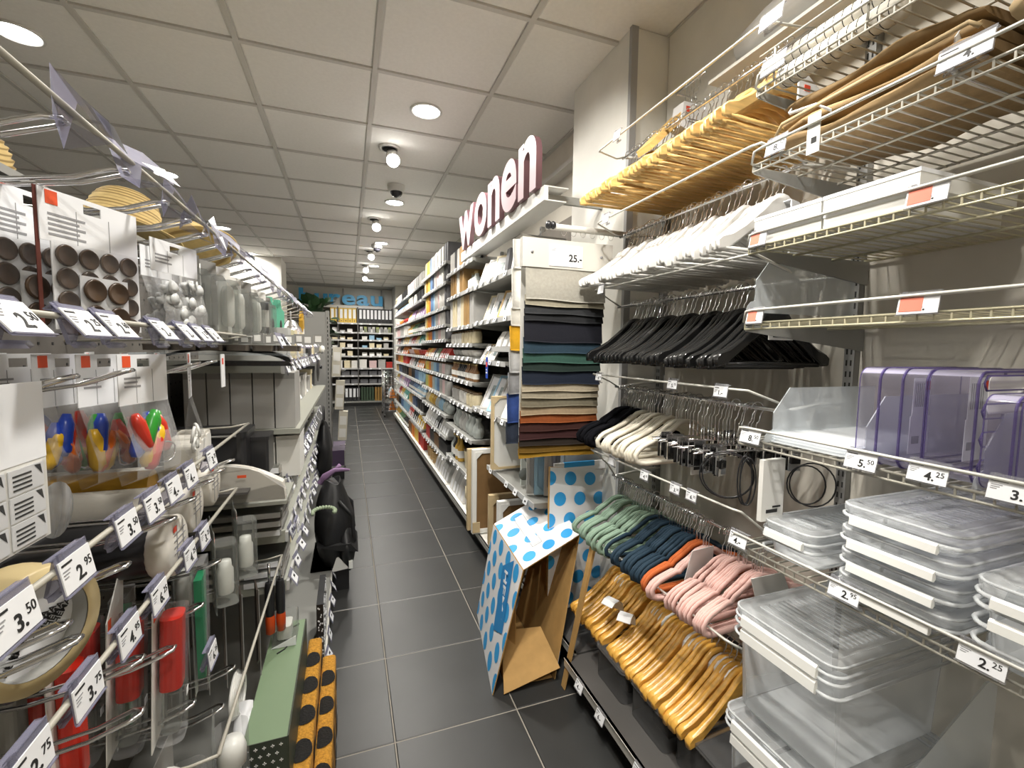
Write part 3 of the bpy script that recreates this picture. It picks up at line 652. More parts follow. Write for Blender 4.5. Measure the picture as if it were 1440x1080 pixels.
# flat white boxes with red tickets
for i, (y, l, z, c) in enumerate([(.70, .15, 0, 1), (.545, .15, 0, 1), (.695, .165, .034, 0), (.52, .17, .034, 0)]):
    t = thing('flat_white_box', 'long flat white box, %s %s of the two layers on the upper wire shelf' % (['far one', 'near one'][i % 2], ['lower', 'upper'][i//2]), 'box', (.935+.01*(i//2 == 0), y, 1.617+z), group='flat white boxes')
    MB().box(0, 0, 0, .30, l, .032).build('body', M_paperw, t)
    MB().box(-.001, -.001, .026, .301, l+.001, .0335).build('lid', M_paper, t)
# folded brown fabric bags
M_brown = mat('brown_canvas', (.30, .20, .095), .9, noise=.10, nscale=80, bump=.15)
M_brown2 = mat('pale_brown_canvas', (.42, .31, .17), .9, noise=.08, nscale=80, bump=.15)
def fabric_fold(name, label, loc, L_, h, dx, m, seed, layers=3, group=None):
    t = thing(name, label, 'fabric bag', loc, group=group); rr = random.Random(seed)
    for q in range(layers):
        b = MB(); N = 14; ny = 14; vs = []
        for j in range(ny+1):
            y = L_*j/ny; env = min(1, .35+2.2*math.sin(PI*(j+.6)/(ny+1.2)))
            for k in range(N):
                a = 2*PI*k/N; e = .55
                cx = math.copysign(abs(math.cos(a))**e, math.cos(a)); cz = math.copysign(abs(math.sin(a))**.8, math.sin(a))
                hh = h/layers*.5*env*(1+.25*math.sin(j*.9+q*2+k*.5))
                vs.append((dx/2+dx/2*cx*(1-.04*q+.03*math.sin(j*1.1+q)), y, h/layers*(q+.5)*(0.8+.2*env)+hh*cz+.006*math.sin(j*.6+q*1.7)))
        b.add(vs, [(j*N+k, j*N+(k+1) % N, (j+1)*N+(k+1) % N, (j+1)*N+k) for j in range(ny) for k in range(N)], 0, True)
        b.add(vs[:N]+vs[-N:], [tuple(range(N))[::-1], tuple(range(N, 2*N))]); b.build('fold', m, t)
    return t
t = fabric_fold('folded_bag', 'folded brown canvas hanging bags piled on the wire shelf with a white strap', (.955, .47, 1.828), .36, .12, .3, M_brown, 3, 4)
MB().tube([(-.012, .36, .02), (-.02, .33, .05), (-.02, .0, .06), (-.01, -.01, .05)], .004, 6).build('handle_strap', M_brown2, t)
MB().tube([(.02, .34, .095), (-.012, .32, .07), (-.02, .25, .055), (-.015, .22, .03)], .004, 6, ry=.001).build('white_strap', M_paper, t)
t2 = thing('hang_tag', 'pale swing tag with barcode hanging from the brown bags', 'label', (.925, .70, 1.80)); MB().box(-.001, 0, -.02, .001, .028, .06).build('card', M_paperw, t2); MB().box(-.0016, .006, .0, -.001, .018, .012).build('barcode', M_ink, t2)
fabric_fold('folded_bag', 'pale brown folded fabric past the darker bags on the upper wire shelf', (.95, .16, 1.85), .27, .2, .32, M_brown2, 5, 3)
# striped rolls on the basket shelf
M_stripe = mat('off_white_canvas', (.62, .59, .52), .9, noise=.06, nscale=60)
for i, (x, y0, z, r_) in enumerate([(.99, .60, 2.015, .024), (1.0, .60, 2.06, .024), (.985, .28, 2.02, .026), (1.0, .28, 2.066, .024)]):
    t = thing('striped_roll', 'off-white rolled fabric with thin black stripes, %s %s on the basket shelf' % (['upper', 'lower'][i % 2 == 0], ['far', 'near'][i//2]), 'fabric roll', (x, y0, z), group='striped rolls')
    MB().rod((0, 0, 0), (0, .25, 0), r_, 14).build('roll', M_stripe, t)
    s = MB()
    for k in range(13): s.tube([(r_*1.02*math.cos(a*PI/6), .012+.019*k, r_*1.02*math.sin(a*PI/6)) for a in range(12)], .0009, 4, True)
    s.build('stripes', M_ink, t, kind='stuff')
t = thing('wire_basket_front', 'cream wire guard in front of the striped rolls', 'wire guard', (.925, .2, 1.985)); f = MB()
for z in (.035, .07): f.rod((0, 0, z), (0, .66, z), .0028)
for k in range(4): f.rod((0, .02+.2*k, 0), (0, .02+.2*k, .07), .0024)
f.build('wires', M_wire, t)
# big wrapped roll above the top rail
t = thing('wrapped_roll', 'large grey-white plastic wrapped roll lying above the top rail', 'roll', (1.27, .62, 2.37))
M_wrap = mat('crinkled_wrap', (.50, .49, .46), .35, noise=.1, nscale=12, bump=.6, stretch=(3, .3, 3))
MB().tube([(0, 0, .02), (0, .1, .02), (0, .5, .0), (0, .62, -.01)], [.07, .075, .07, .055], 14).build('roll', M_wrap, t)
MB().prism([(-.08, -.075), (.095, -.075), (.095, -.085), (-.08, -.085)], -.02, .7, 'y').build('shelf_plate', M_white, t)
# hanging wire hooks on the wall panel near the box
t = thing('wall_print_bag', 'clear ridged bag leaning behind the big box', 'bag', (1.0, .52, .43)); MB().prism([(0, 0), (.34, 0), (.34, .22), (.30, .22), (0, .06)], 0, .004, 'y').build('sheet', M_divider, t)
# ================================================================ sign over the wall fixture
M_pinkface = mat('dusty_pink_sign_face', (.56, .43, .46), .35)
M_pinkside = mat('mauve_sign_edge', (.20, .10, .115), .45)
t = thing('shop_sign', 'dusty pink letters reading wonen on a white board above the wall shelves', 'sign', (.85, 3.47, 2.03))
MB().box(-.02, -1.57, -.005, .0, .0, .06).box(0, -1.57, .055, .10, 0, .06).box(-.0, -1.57, -.005, .09, 0, .0).build('board', mat('white_sign_board', (.80, .79, .76), .4), t)
def letter3d(ch, size, depth, face, side):
    cu = bpy.data.curves.new('letter', 'FONT'); cu.body = ch; cu.size = size; cu.extrude = depth/2; cu.offset = size*.028; cu.resolution_u = 6
    o = bpy.data.objects.new('letter', cu); COL.objects.link(o); dg = bpy.context.evaluated_depsgraph_get()
    me = bpy.data.meshes.new_from_object(o.evaluated_get(dg)); bpy.data.objects.remove(o)
    me.materials.clear(); me.materials.append(face); me.materials.append(side)
    for p in me.polygons: p.material_index = 0 if abs(p.normal.z) > .7 else 1
    xs = [v.co.x for v in me.vertices]; mn = min(xs)
    for v in me.vertices: v.co.x -= mn
    return me, max(xs)-mn
def letters(word, t, start, along, size, depth, face, side, rot, gap, sx=1.0, label=None, fit=None):
    ms = [letter3d(c, size, depth, face, side) for c in word]
    if fit: sx = (fit-gap*(len(word)-1))/sum(w_ for _, w_ in ms)
    pos = Vector(start)
    for me, w_ in ms:
        o = put('letter', me, t, pos, rot); o.scale = (sx, 1, 1); pos = pos+Vector(along)*(w_*sx+gap)
letters('wonen', t, (-.03, -.03, .072), (0, -1, 0), .50, .03, M_pinkface, M_pinkside, (PI/2, 0, -PI/2), .025, fit=1.50)
for y in (-1.5, -.78, -.04): MB().box(0, y-.01, .01, .515, y+.01, .045).build('support_arm', M_shelf, t)
# ================================================================ far wall fixtures
def up_bay(y0, y1, i):
    struct(MB().box(1.33, y0+.02, .1, 1.345, y1-.02, 2.2).build('trim_back_%d' % i, M_back))
    upright(1.36, y0, .1, 2.25, 'slotted upright of the far wall shelves, %s from the camera' % ordw(i))
BAYS = [(2.29, 3.1), (3.1, 4.02), (4.02, 5.42), (5.42, 7.0), (7.0, 8.9)]
for i, (a, b) in enumerate(BAYS): up_bay(a, b, i+1); base(a+.01, b-.005, 'low white base shelf of the far wall fixture, %s bay from the camera' % ordw(i+1), mm=M_white)
M_strip = mat('ticket_strip_plastic', (.50, .50, .49), .3)
SHM = {}
def shelf(y0, y1, z, label, xf=.83, m=None, tags=True, group='far wall shelves', pitch=.11):
    t = thing('wall_shelf', label, 'shelf', (xf, y0, z), group=group); L_ = y1-y0; m = m or M_shelf
    MB().box(0, 0, -.022, 1.33-xf, L_, -.002).build('board', m, t)
    MB().box(-.006, 0, -.030, .0, L_, -.001).build('ticket_strip', M_strip, t)
    for y in (.006, L_-.006): MB().prism([(0.01, -.022), (1.33-xf, -.022), (1.33-xf, -.07), (.02, -.03)], y-.002, y+.002, 'y').build('bracket', M_shelf, t)
    return t
TICKM = None
FARTK = MB()
def edge_tickets(y0, y1, z, desc, pitch=.12, x=.822):
    global TICKM
    if y0 > 5.4:
        for k in range(int((y1-y0)/.16)): yy = y0+.05+.16*k+R.uniform(-.02, .02); FARTK.box(x-.003, yy-.024, z-.03, x, yy+.024, z)
        return
    if TICKM is None:
        TICKM = MB().box(-.0015, -.024, -.03, .0, .024, 0).box(-.0022, -.01, -.02, -.0015, .008, -.012, 1).mesh('price_ticket', [M_paper, M_ink])
    n = max(1, int((y1-y0)/pitch))
    for k in range(n):
        if R.random() < .12: continue
        o = put('price_ticket', TICKM, None, (x, y0+(k+.5)*(y1-y0)/n+R.uniform(-.015, .015), z-.0), (0, R.uniform(.2, .5), 0))
        tagp(o, 'small white ticket, %s along %s' % (ordw(k+1), desc), 'price tag', 'small tickets on the far shelves')
CM = {}
def prod(kind, col, dims, loc, rot, label, cat, group, rough=.5, parent=None):
    """one product standing at loc (front low centre); dims = (depth x, width y, height z)"""
    dx, wy, h = dims; key = (kind, col, dims)
    if key not in CM:
        m = mat('%s_paint_%02d%02d%02d' % ((kind,)+tuple(int(c*99) for c in col)), col, rough, noise=.06, nscale=25); L_ = []
        if kind == 'book':
            L_ = [('cover', MB().box(0, -wy/2, 0, dx, wy/2, h).mesh('cover', m)), ('pages', MB().box(.004, -wy/2+.003, h, dx-.004, wy/2-.003, h+.001).mesh('pages', M_paperw))]
        elif kind == 'binder':
            L_ = [('cover', MB().box(0, -wy/2, 0, dx, wy/2, h).mesh('cover', m)), ('label', MB().box(-.001, -wy/2*.66, h*.3, .0, wy/2*.66, h*.92).mesh('label', M_paper)),
                  ('finger_hole', MB().lathe([(.012, 0), (.012, .001), (.0001, .001)], 10, T=Matrix.Translation((0, 0, h*.13)) @ Matrix.Rotation(-PI/2, 4, 'Y')).mesh('finger_hole', M_ink))]
        elif kind == 'frame':
            fr = MB(); q = min(wy, h)*.10
            for a, b, c, d in [(-wy/2, 0, wy/2, q), (-wy/2, h-q, wy/2, h), (-wy/2, q, -wy/2+q, h-q), (wy/2-q, q, wy/2, h-q)]: fr.box(0, a, b, dx, c, d)
            L_ = [('frame', fr.mesh('frame', m)), ('mount', MB().box(.003, -wy/2+q, q, dx, wy/2-q, h-q).mesh('mount', M_paper)),
                  ('image', MB().box(.002, -wy/5, h*.28, .003, wy/5, h*.68).mesh('image', mat('pale_photo_print', (.30, .38, .38), .4, noise=.6, nscale=18)))]
        elif kind == 'candle':
            L_ = [('wax', MB().lathe([(wy/2-.002, 0), (wy/2, .003), (wy/2, h-.004), (wy/2-.004, h), (.0001, h-.003)], 14, (wy/2, 0, 0)).mesh('wax', m)), ('wick', MB().rod((wy/2, 0, h-.004), (wy/2, 0, h+.008), .001, 4).mesh('wick', M_ink))]
        elif kind == 'jar':
            L_ = [('glass', MB().lathe([(wy*.44, 0), (wy/2, .006), (wy/2, h*.72), (wy*.42, h*.8), (wy*.40, h*.86)], 14, (wy/2, 0, 0)).mesh('glass', m)),
                  ('lid', MB().lathe([(wy*.43, h*.85), (wy*.44, h*.97), (wy*.3, h), (.0001, h)], 14, (wy/2, 0, 0)).mesh('lid', mat('brown_jar_lid', (.16, .10, .05), .4)))]
        elif kind == 'bottle':
            L_ = [('body', MB().lathe([(wy*.46, 0), (wy/2, .008), (wy/2, h*.55), (wy*.2, h*.72), (wy*.17, h*.9)], 14, (wy/2, 0, 0)).mesh('body', m)),
                  ('cap', MB().lathe([(wy*.21, h*.88), (wy*.21, h), (.0001, h)], 10, (wy/2, 0, 0)).mesh('cap', mat('dull_gold_cap', (.45, .33, .14), .35, .6))),
                  ('label', MB().lathe([(wy*.505, h*.15), (wy*.505, h*.45)], 14, (wy/2, 0, 0)).mesh('label', M_paperw))]
        elif kind == 'vase':
            L_ = [('body', MB().lathe([(wy*.3, 0), (wy*.42, h*.1), (wy/2, h*.35), (wy*.40, h*.6), (wy*.2, h*.78), (wy*.24, h), (wy*.2, h), (wy*.16, h*.8), (.0001, h*.7)], 16, (wy/2, 0, 0)).mesh('body', m))]
        elif kind == 'bowl':
            L_ = [('body', MB().lathe([(wy*.25, 0), (wy*.4, h*.3), (wy/2, h), (wy*.47, h), (wy*.35, h*.35), (.0001, h*.15)], 16, (wy/2, 0, 0)).mesh('body', m))]
        elif kind == 'box':
            L_ = [('body', MB().box(0, -wy/2, 0, dx, wy/2, h*.8).mesh('body', m)), ('lid', MB().box(-.003, -wy/2-.003, h*.78, dx+.003, wy/2+.003, h).mesh('lid', m))]
        elif kind == 'packet':
            L_ = [('bag', MB().prism([(0, 0), (dx, 0), (dx*.75, h*.5), (dx*.55, h), (dx*.45, h), (dx*.15, h*.5)], -wy/2, wy/2, 'y').mesh('bag', m)), ('label', MB().prism([(-.001, h*.03), (.001, h*.03), (dx*.15+.001, h*.48), (dx*.15-.001, h*.48)], -wy*.3, wy*.3, 'y').mesh('label', M_paper))]
        elif kind == 'pot':
            L_ = [('pot', MB().lathe([(wy*.40, 0), (wy*.44, .01), (wy/2, h*.9), (wy/2, h), (wy*.46, h), (wy*.44, h*.8), (.0001, h*.75)], 16, (wy/2, 0, 0)).mesh('pot', m)), ('rim', MB().lathe([(wy*.5, h*.93), (wy*.52, h*.95), (wy*.52, h), (wy*.5, h+.002)], 16, (wy/2, 0, 0)).mesh('rim', mat('dark_bronze_rim', (.12, .08, .04), .35, .5)))]
        elif kind == 'basket':
            b = MB(); K = 16
            for r_ in range(6):
                zz = h*(r_+.5)/6; b.tube([(wy/2+(wy*.42+.06*wy*r_/6)*math.cos(a*2*PI/K), (wy*.42+.06*wy*r_/6)*math.sin(a*2*PI/K), zz) for a in range(K)], h/12, 5, True)
            L_ = [('weave', b.mesh('weave', m)), ('handle', MB().tube([(wy/2, wy*.46*math.cos(a), h*.85+wy*.35*math.sin(a)) for a in [PI*k/8 for k in range(9)]], .005, 5).mesh('handle', m))]
        CM[key] = L_
    L_ = CM[key]; t = thing(kind_name[kind], label, cat, loc, rot, group)
    for nm, me in L_: put(nm, me, t)
    return t
kind_name = dict(book='album', binder='ring_binder', frame='photo_frame', candle='pillar_candle', jar='lidded_jar', bottle='bottle', vase='vase', bowl='bowl', box='gift_box', packet='packet', pot='candle_pot', basket='basket')
kcat = dict(book='album', binder='binder', frame='photo frame', candle='candle', jar='jar', bottle='bottle', vase='vase', bowl='bowl', box='box', packet='packet', pot='pot', basket='basket')
def cname(c):
    r, g, b = c; mx = max(c); mn = min(c)
    if mx-mn < .07: return 'white' if mx > .6 else 'light grey' if mx > .35 else 'grey' if mx > .12 else 'black'
    if r >= g >= b: return ('cream' if mx > .6 and b > .4 else 'brown' if mx < .32 else 'yellow' if g/r > .62 else 'orange' if g/r > .28 else 'red') if not (mn > .25) else 'beige'
    if r > b > g or (r >= b and g < b): return 'pink' if mx > .4 else 'burgundy'
    if b >= r and b >= g: return 'blue' if g >= r else 'lilac'
    return 'green'
def fill(bay, lvl, z, y0, y1, kind, cols, dims, place, lean=0, gap=.006, x=None, jit=.004, rotz=0, repeat=1, rough=.5):
    """line a shelf with products from the near end; each is its own object"""
    y = y0+dims[1]/2; k = 0; cnt = {}; n = max(1, int((y1-y0)/(dims[1]+gap)))
    while k < n:
        c = cols[min(len(cols)-1, int(k*len(cols)/n))]; nm = cname(c); cnt[nm] = cnt.get(nm, 0)+1
        hh = dims[2]*(1+.0*k)
        lab = '%s %s, %s %s from the near end, %s' % (nm, kcat[kind], ordw(cnt[nm]), nm, place)
        prod(kind, c, (dims[0], dims[1], hh), ((x or .85)+R.uniform(-jit, jit)+(.0 if not lean else .02), y, z), (0, math.radians(lean), R.uniform(-.05, .05)+rotz), lab, kcat[kind], '%s items %s' % (kcat[kind], place), rough)
        y += dims[1]+gap; k += 1
K = dict(wh=(.78, .76, .72), cr=(.78, .68, .46), gr=(.45, .44, .42), dg=(.13, .13, .14), bk=(.02, .02, .022), nv=(.06, .09, .17), bl=(.12, .22, .40), lb=(.30, .50, .66), ye=(.75, .50, .08), oc=(.55, .33, .05), og=(.70, .22, .03),
         pk=(.72, .52, .52), br=(.22, .11, .04), kr=(.42, .25, .09), wd=(.55, .36, .15), rd=(.50, .04, .03), gn=(.10, .22, .10), tq=(.12, .45, .38), li=(.45, .28, .52), gl=(.45, .49, .47), sv=(.50, .50, .48), lm=(.50, .55, .20))
# ---- bay 1 (frames and mirrors), y 2.29-3.1
def S1(a, b, z, tg, words, **k):
    shelf(a, b, z, 'grey wall shelf '+words, **k); edge_tickets(a+.02, b-.02, z, 'the shelf '+words.replace('highest in', 'highest in').replace('from the top in', 'down in'), .13 if a < 5 else .16)
S1(2.30, 3.08, 1.79, 0, 'highest in the frame bay')
S1(2.30, 3.08, 1.545, 0, 'second from the top in the frame bay')
S1(2.30, 2.75, 1.375, 0, 'short one behind the yellow towel')
S1(2.40, 3.08, 1.29, 0, 'fourth from the top in the frame bay')
S1(2.30, 3.08, .96, 0, 'below the tilted botanical frames')
S1(1.95, 2.72, .625, 0, 'carrying the large upright frames')
pl = 'top frame bay shelf'
fill(1, 0, 1.79, 2.34, 2.46, 'box', [K['wh']], (.16, .1, .20), pl, lean=10)
fill(1, 0, 1.79, 2.52, 2.60, 'book', [K['dg']], (.14, .06, .16), 'top frame bay shelf', lean=8)
fill(1, 0, 1.79, 2.64, 3.06, 'frame', [K['cr'], K['wh'], K['wh'], K['gr']], (.018, .125, .17), pl, lean=22, rotz=.45)
fill(1, 1, 1.545, 2.34, 3.02, 'frame', [K['wh'], K['wd'], K['wh'], K['cr'], K['gr']], (.018, .14, .19), 'second frame bay shelf', lean=25, rotz=.45)
fill(1, 2, 1.375, 2.33, 2.72, 'packet', [K['gr'], K['wh']], (.10, .10, .09), 'short frame bay shelf')
fill(1, 3, 1.29, 2.76, 3.05, 'frame', [K['wh'], K['cr'], K['wd'], K['wh']], (.012, .055, .13), 'fourth frame bay shelf', lean=38, rotz=.5)
fill(1, 4, .96, 2.34, 3.05, 'frame', [K['wh'], K['gr'], K['lb'], K['gr'], K['wd']], (.02, .15, .26), 'lowest frame bay shelf', lean=30, rotz=.45)
t = thing('blue_promo_card', 'narrow blue and red promotion card hanging from the frame shelf', 'sign card', (.80, 2.66, 1.18)); MB().box(-.001, -.02, 0, .001, .02, .13).build('card', mat('promo_blue', (.01, .06, .42), .5), t); MB().box(-.002, -.012, .07, -.001, .012, .10).build('red_panel', M_red, t); MB().box(-.002, -.014, .03, -.001, .014, .04).box(-.002, -.014, .05, -.001, .014, .055).build('lettering', M_paper, t)
# large back-turned canvases with wooden backs
M_hard = mat('brown_hardboard', (.24, .135, .05), .75, noise=.12, nscale=12)
M_pale = mat('pale_pine_strip', (.58, .45, .26), .6, noise=.1, nscale=10)
def back_frame(x, y, z, wx, h, label, wf=.028, m=None, yaw=0, board=None, tk=.018):
    t = thing('large_frame', label, 'frame', (x, y, z), (0, 0, yaw), 'large frames filed on edge')
    m = m or M_latch
    for a, b, c, d in [(0, 0, wf, h), (wx-wf, 0, wx, h), (wf, 0, wx-wf, wf), (wf, h-wf, wx-wf, h)]: MB().box(a, -tk, b, c, tk, d).build('frame_bar', m, t)
    MB().box(wf, -tk*.4, wf, wx-wf, tk*.2, h-wf).build('back_board', board or M_hard, t)
    for (a, b) in ((wf, wf), (wf, h-wf)): s_ = 1 if b < h/2 else -1; MB().prism([(a-.012, b-.012*s_), (a+.045, b-.012*s_), (a-.012, b+.045*s_)], -tk-.003, -tk, 'y').build('corner_plate', m, t)
    return t
t = back_frame(.765, 2.86, .125, .45, .57, 'tall white frame turned back to front with a brown board, leaning at the fixture edge'); MB().box(.0, -.026, .01, .05, -.021, .08).build('hinge_plate', M_pale, t)
back_frame(.75, 2.93, .125, .45, .56, 'second tall frame filed directly behind the first one', m=M_pale)
back_frame(.80, 2.42, .125, .42, .36, 'lower white frame with brown board under the frame shelf')
back_frame(.88, 2.24, .125, .40, .37, 'white edged frame standing beneath the polka dot board', m=M_paperw)
back_frame(.82, 2.66, .125, .42, .32, 'brown backed frame between the low white ones', m=M_pale)
t = back_frame(.80, 2.55, .64, .42, .44, 'light wood frame with a pale arch print on the frame shelf', .012, M_wd if False else M_pale, board=M_paperw)
MB().tube([(.2+.09*math.cos(PI*k/10), -.0075, .16+.13*math.sin(PI*k/10)) for k in range(11)], .012, 6, ry=.001).build('arch_print', M_gr if False else M_shelf, t)
t = thing('dotted_board', 'white board with large grey dots standing on the frame shelf', 'board', (.86, 2.22, .635), (0, 0, .1)); MB().box(0, -.012, 0, .32, .0, .40).build('board', mat('pale_green_white_board', (.62, .66, .62), .5), t)
M_dot = mat('grey_dot_print', (.20, .22, .205), .6)
for k, (a, b) in enumerate([(.05, .28), (.05, .15), (.02, .06), (.13, .37), (.14, .23), (.14, .10), (.22, .30), (.23, .17), (.22, .04), (.06, .38)]):
    MB().lathe([(.001, 0), (.034, 0), (.034, .0008), (.0001, .001)], 18, T=Matrix.Translation((a, -.012, b)) @ Matrix.Rotation(PI/2, 4, 'X')).build('dot', M_dot, t)
for k, (x, y, h, c, nm) in enumerate([(.90, 2.08, .34, K['gr'], 'grey'), (.93, 2.05, .34, K['lb'], 'light blue'), (.97, 2.02, .33, K['gr'], 'grey metal'), (1.0, 1.99, .32, K['dg'], 'charcoal'), (1.03, 1.96, .30, K['sv'], 'silver')]):
    back_frame(x-.06, y, .635, .3, h, '%s slim frame filed on edge beside the dotted board, %s one' % (nm, ordw(k+1)), .014, mat('frame_paint_%d' % k, c, .35, .3), yaw=-.25, board=mat('frame_board_%d' % k, tuple(v*.8 for v in c), .6), tk=.009)
# ---- bay 2 (albums, vases, jars), y 3.1-4.02
lv = [(2.0, 'highest'), (1.795, 'second'), (1.535, 'third'), (1.40, 'fourth'), (1.30, 'fifth'), (1.12, 'sixth'), (.93, 'seventh'), (.70, 'eighth'), (.42, 'ninth')]
for z, nm in lv: S1(3.12, 4.0, z, 0, '%s in the vase bay' % nm if nm == 'highest' else '%s from the top in the vase bay' % nm)
P2 = lambda nm: '%s vase bay shelf' % nm
fill(2, 0, 2.0, 3.15, 3.42, 'frame', [K['bk'], K['dg']], (.015, .12, .17), P2('highest'), lean=20, rotz=.5)
fill(2, 0, 2.0, 3.50, 3.98, 'book', [K['kr'], K['wh'], K['bk'], K['wh'], K['wh']], (.2, .035, .16), P2('highest'))
fill(2, 1, 1.795, 3.2, 3.45, 'bottle', [K['gl']], (.1, .09, .13), P2('second'))
fill(2, 1, 1.795, 3.47, 3.98, 'book', [K['kr'], K['wh'], K['kr'], K['kr']], (.24, .03, .19), P2('second'), gap=.025)
fill(2, 2, 1.535, 3.16, 3.98, 'book', [K['gr'], K['kr'], K['cr'], K['wh'], K['cr'], K['wh']], (.26, .038, .23), P2('third'), gap=.012)
fill(2, 3, 1.40, 3.16, 3.98, 'jar', [K['cr'], K['wh']], (.07, .075, .10), P2('fourth'))
fill(2, 4, 1.30, 3.16, 3.98, 'bowl', [K['wh'], K['gr']], (.1, .1, .05), P2('fifth'))
fill(2, 5, 1.12, 3.14, 3.98, 'bottle', [K['br'], K['bk'], K['br']], (.06, .05, .13), P2('sixth'), gap=.01)
fill(2, 6, .93, 3.14, 3.98, 'jar', [K['cr'], K['wh'], K['gr']], (.08, .08, .11), P2('seventh'))
fill(2, 7, .70, 3.14, 3.98, 'vase', [K['gl'], K['sv'], K['gl']], (.09, .10, .15), P2('eighth'), rough=.12)
fill(2, 8, .42, 3.12, 3.60, 'pot', [K['cr']], (.11, .115, .15), P2('ninth'))
fill(2, 8, .42, 3.62, 3.98, 'bottle', [K['oc'], K['bk'], K['gl']], (.07, .07, .2), P2('ninth'))
fill(2, 9, .12, 3.12, 3.42, 'candle', [K['wh']], (.07, .08, .09), 'vase bay base', x=.84)
fill(2, 9, .21, 3.12, 3.42, 'candle', [K['cr']], (.07, .08, .09), 'second layer on vase bay base', x=.84)
fill(2, 9, .12, 3.46, 3.98, 'packet', [K['wh'], K['sv'], K['wh']], (.14, .09, .18), 'vase bay base')
# ---- bay 3 (candles sorted by colour), y 4.02-5.42
RB = [K['dg'], K['wh'], K['wh'], K['pk'], K['gr'], K['lb'], K['bl'], K['og'], K['og'], K['ye'], K['cr']]
RB2 = [K['gr'], K['pk'], K['gr'], K['bl'], K['lb'], K['gl'], K['og'], K['ye'], K['lm']]
lv3 = [(2.14, 'highest'), (1.96, 'second'), (1.74, 'third'), (1.58, 'fourth'), (1.445, 'fifth'), (1.27, 'sixth'), (1.12, 'seventh'), (.93, 'eighth'), (.75, 'ninth'), (.55, 'tenth'), (.35, 'eleventh')]
for z, nm in lv3: S1(4.04, 5.40, z, 0, '%s in the candle bay' % nm if nm == 'highest' else '%s from the top in the candle bay' % nm)
P3 = lambda nm: '%s candle bay shelf' % nm
fill(3, 0, 2.14, 4.06, 5.38, 'book', [K['dg'], K['gr'], K['gr'], K['wh'], K['gr'], K['bl'], K['ye'], K['cr']], (.2, .055, .17), P3('highest'), gap=.008)
fill(3, 1, 1.96, 4.06, 5.38, 'book', [K['bk'], K['wh'], K['wh'], K['pk'], K['gr'], K['nv'], K['bl'], K['ye'], K['oc'], K['cr']], (.2, .05, .155), P3('second'), gap=.006)
fill(3, 2, 1.74, 4.06, 5.38, 'candle', [K['dg'], K['wh'], K['wh'], K['pk'], K['gr'], K['lb'], K['bl'], K['og'], K['ye'], K['cr']], (.08, .08, .19), P3('third'))
fill(3, 3, 1.58, 4.06, 5.38, 'candle', RB, (.075, .075, .125), P3('fourth'))
fill(3, 4, 1.445, 4.06, 5.38, 'candle', RB, (.06, .065, .1), P3('fifth'))
fill(3, 5, 1.27, 4.06, 5.38, 'packet', [K['rd'], K['rd'], K['gn'], K['dg'], K['og'], K['ye'], K['og']], (.1, .08, .09), P3('sixth'))
fill(3, 6, 1.12, 4.06, 5.38, 'jar', RB2, (.07, .07, .11), P3('seventh'))
fill(3, 7, .93, 4.06, 5.38, 'candle', RB2, (.06, .065, .13), P3('eighth'))
fill(3, 8, .75, 4.06, 5.38, 'vase', [K['gl'], K['lb'], K['gl'], K['oc'], K['ye'], K['cr']], (.09, .09, .13), P3('ninth'), rough=.15)
fill(3, 9, .55, 4.06, 5.38, 'packet', [K['sv'], K['bk'], K['sv'], K['wh']], (.12, .09, .12), P3('tenth'), rough=.2)
fill(3, 10, .35, 4.06, 5.38, 'box', [K['bk'], K['br'], K['bk'], K['rd']], (.2, .13, .12), P3('eleventh'))
fill(3, 11, .12, 4.06, 4.70, 'packet', [K['sv'], K['wh']], (.14, .1, .17), 'candle bay base', rough=.2)
fill(3, 11, .12, 4.75, 5.38, 'basket', [K['wd'], K['kr']], (.18, .17, .12), 'candle bay base')
# ---- bay 4, y 5.42-7.0 and bay 5, y 7-8.9: small mixed goods
for b_, (a, b, pn) in enumerate([(5.44, 6.98, 'gift bay'), (7.02, 8.88, 'last bay')]):
    kinds = [('book', [K['wh'], K['gr'], K['pk'], K['wh']], (.2, .06, .15)), ('box', [K['bk'], K['wh'], K['cr']], (.15, .12, .12)), ('packet', [K['li'], K['pk'], K['li'], K['ye']], (.1, .1, .13)), ('bottle', [K['bk'], K['gn'], K['oc']], (.08, .08, .15)),
             ('packet', [K['tq'], K['ye'], K['rd'], K['wh']], (.1, .1, .1)), ('bowl', [K['rd'], K['og'], K['pk']], (.1, .11, .07)), ('packet', [K['og'], K['bk'], K['pk']], (.1, .09, .11)), ('candle', [K['lb'], K['bl'], K['bk'], K['br']], (.07, .07, .12)),
             ('bottle', [K['lb'], K['bl'], K['nv']], (.07, .07, .13)), ('box', [K['bk'], K['nv'], K['wd']], (.15, .13, .11)), ('packet', [K['ye'], K['bk'], K['rd']], (.12, .1, .13)), ('book', [K['rd'], K['ye'], K['og'], K['br']], (.2, .07, .16))]
    zs = [2.12, 1.94, 1.74, 1.55, 1.42, 1.27, 1.12, .95, .77, .58, .38, .12]
    if b_: R.shuffle(kinds)
    for i, z in enumerate(zs):
        nm = ordw(i+1)
        if i < 11: S1(a, b, z, 0, '%s from the top in the %s' % (nm, pn))
        kd, cs, dm = kinds[i]; sc = 1.0+.25*b_
        fill(4+b_, i, z, a+.02, b-.02, kd, cs, (dm[0], dm[1]*1.3*sc, dm[2]), '%s %s shelf' % (nm, pn) if i < 11 else '%s base' % pn, gap=.02)
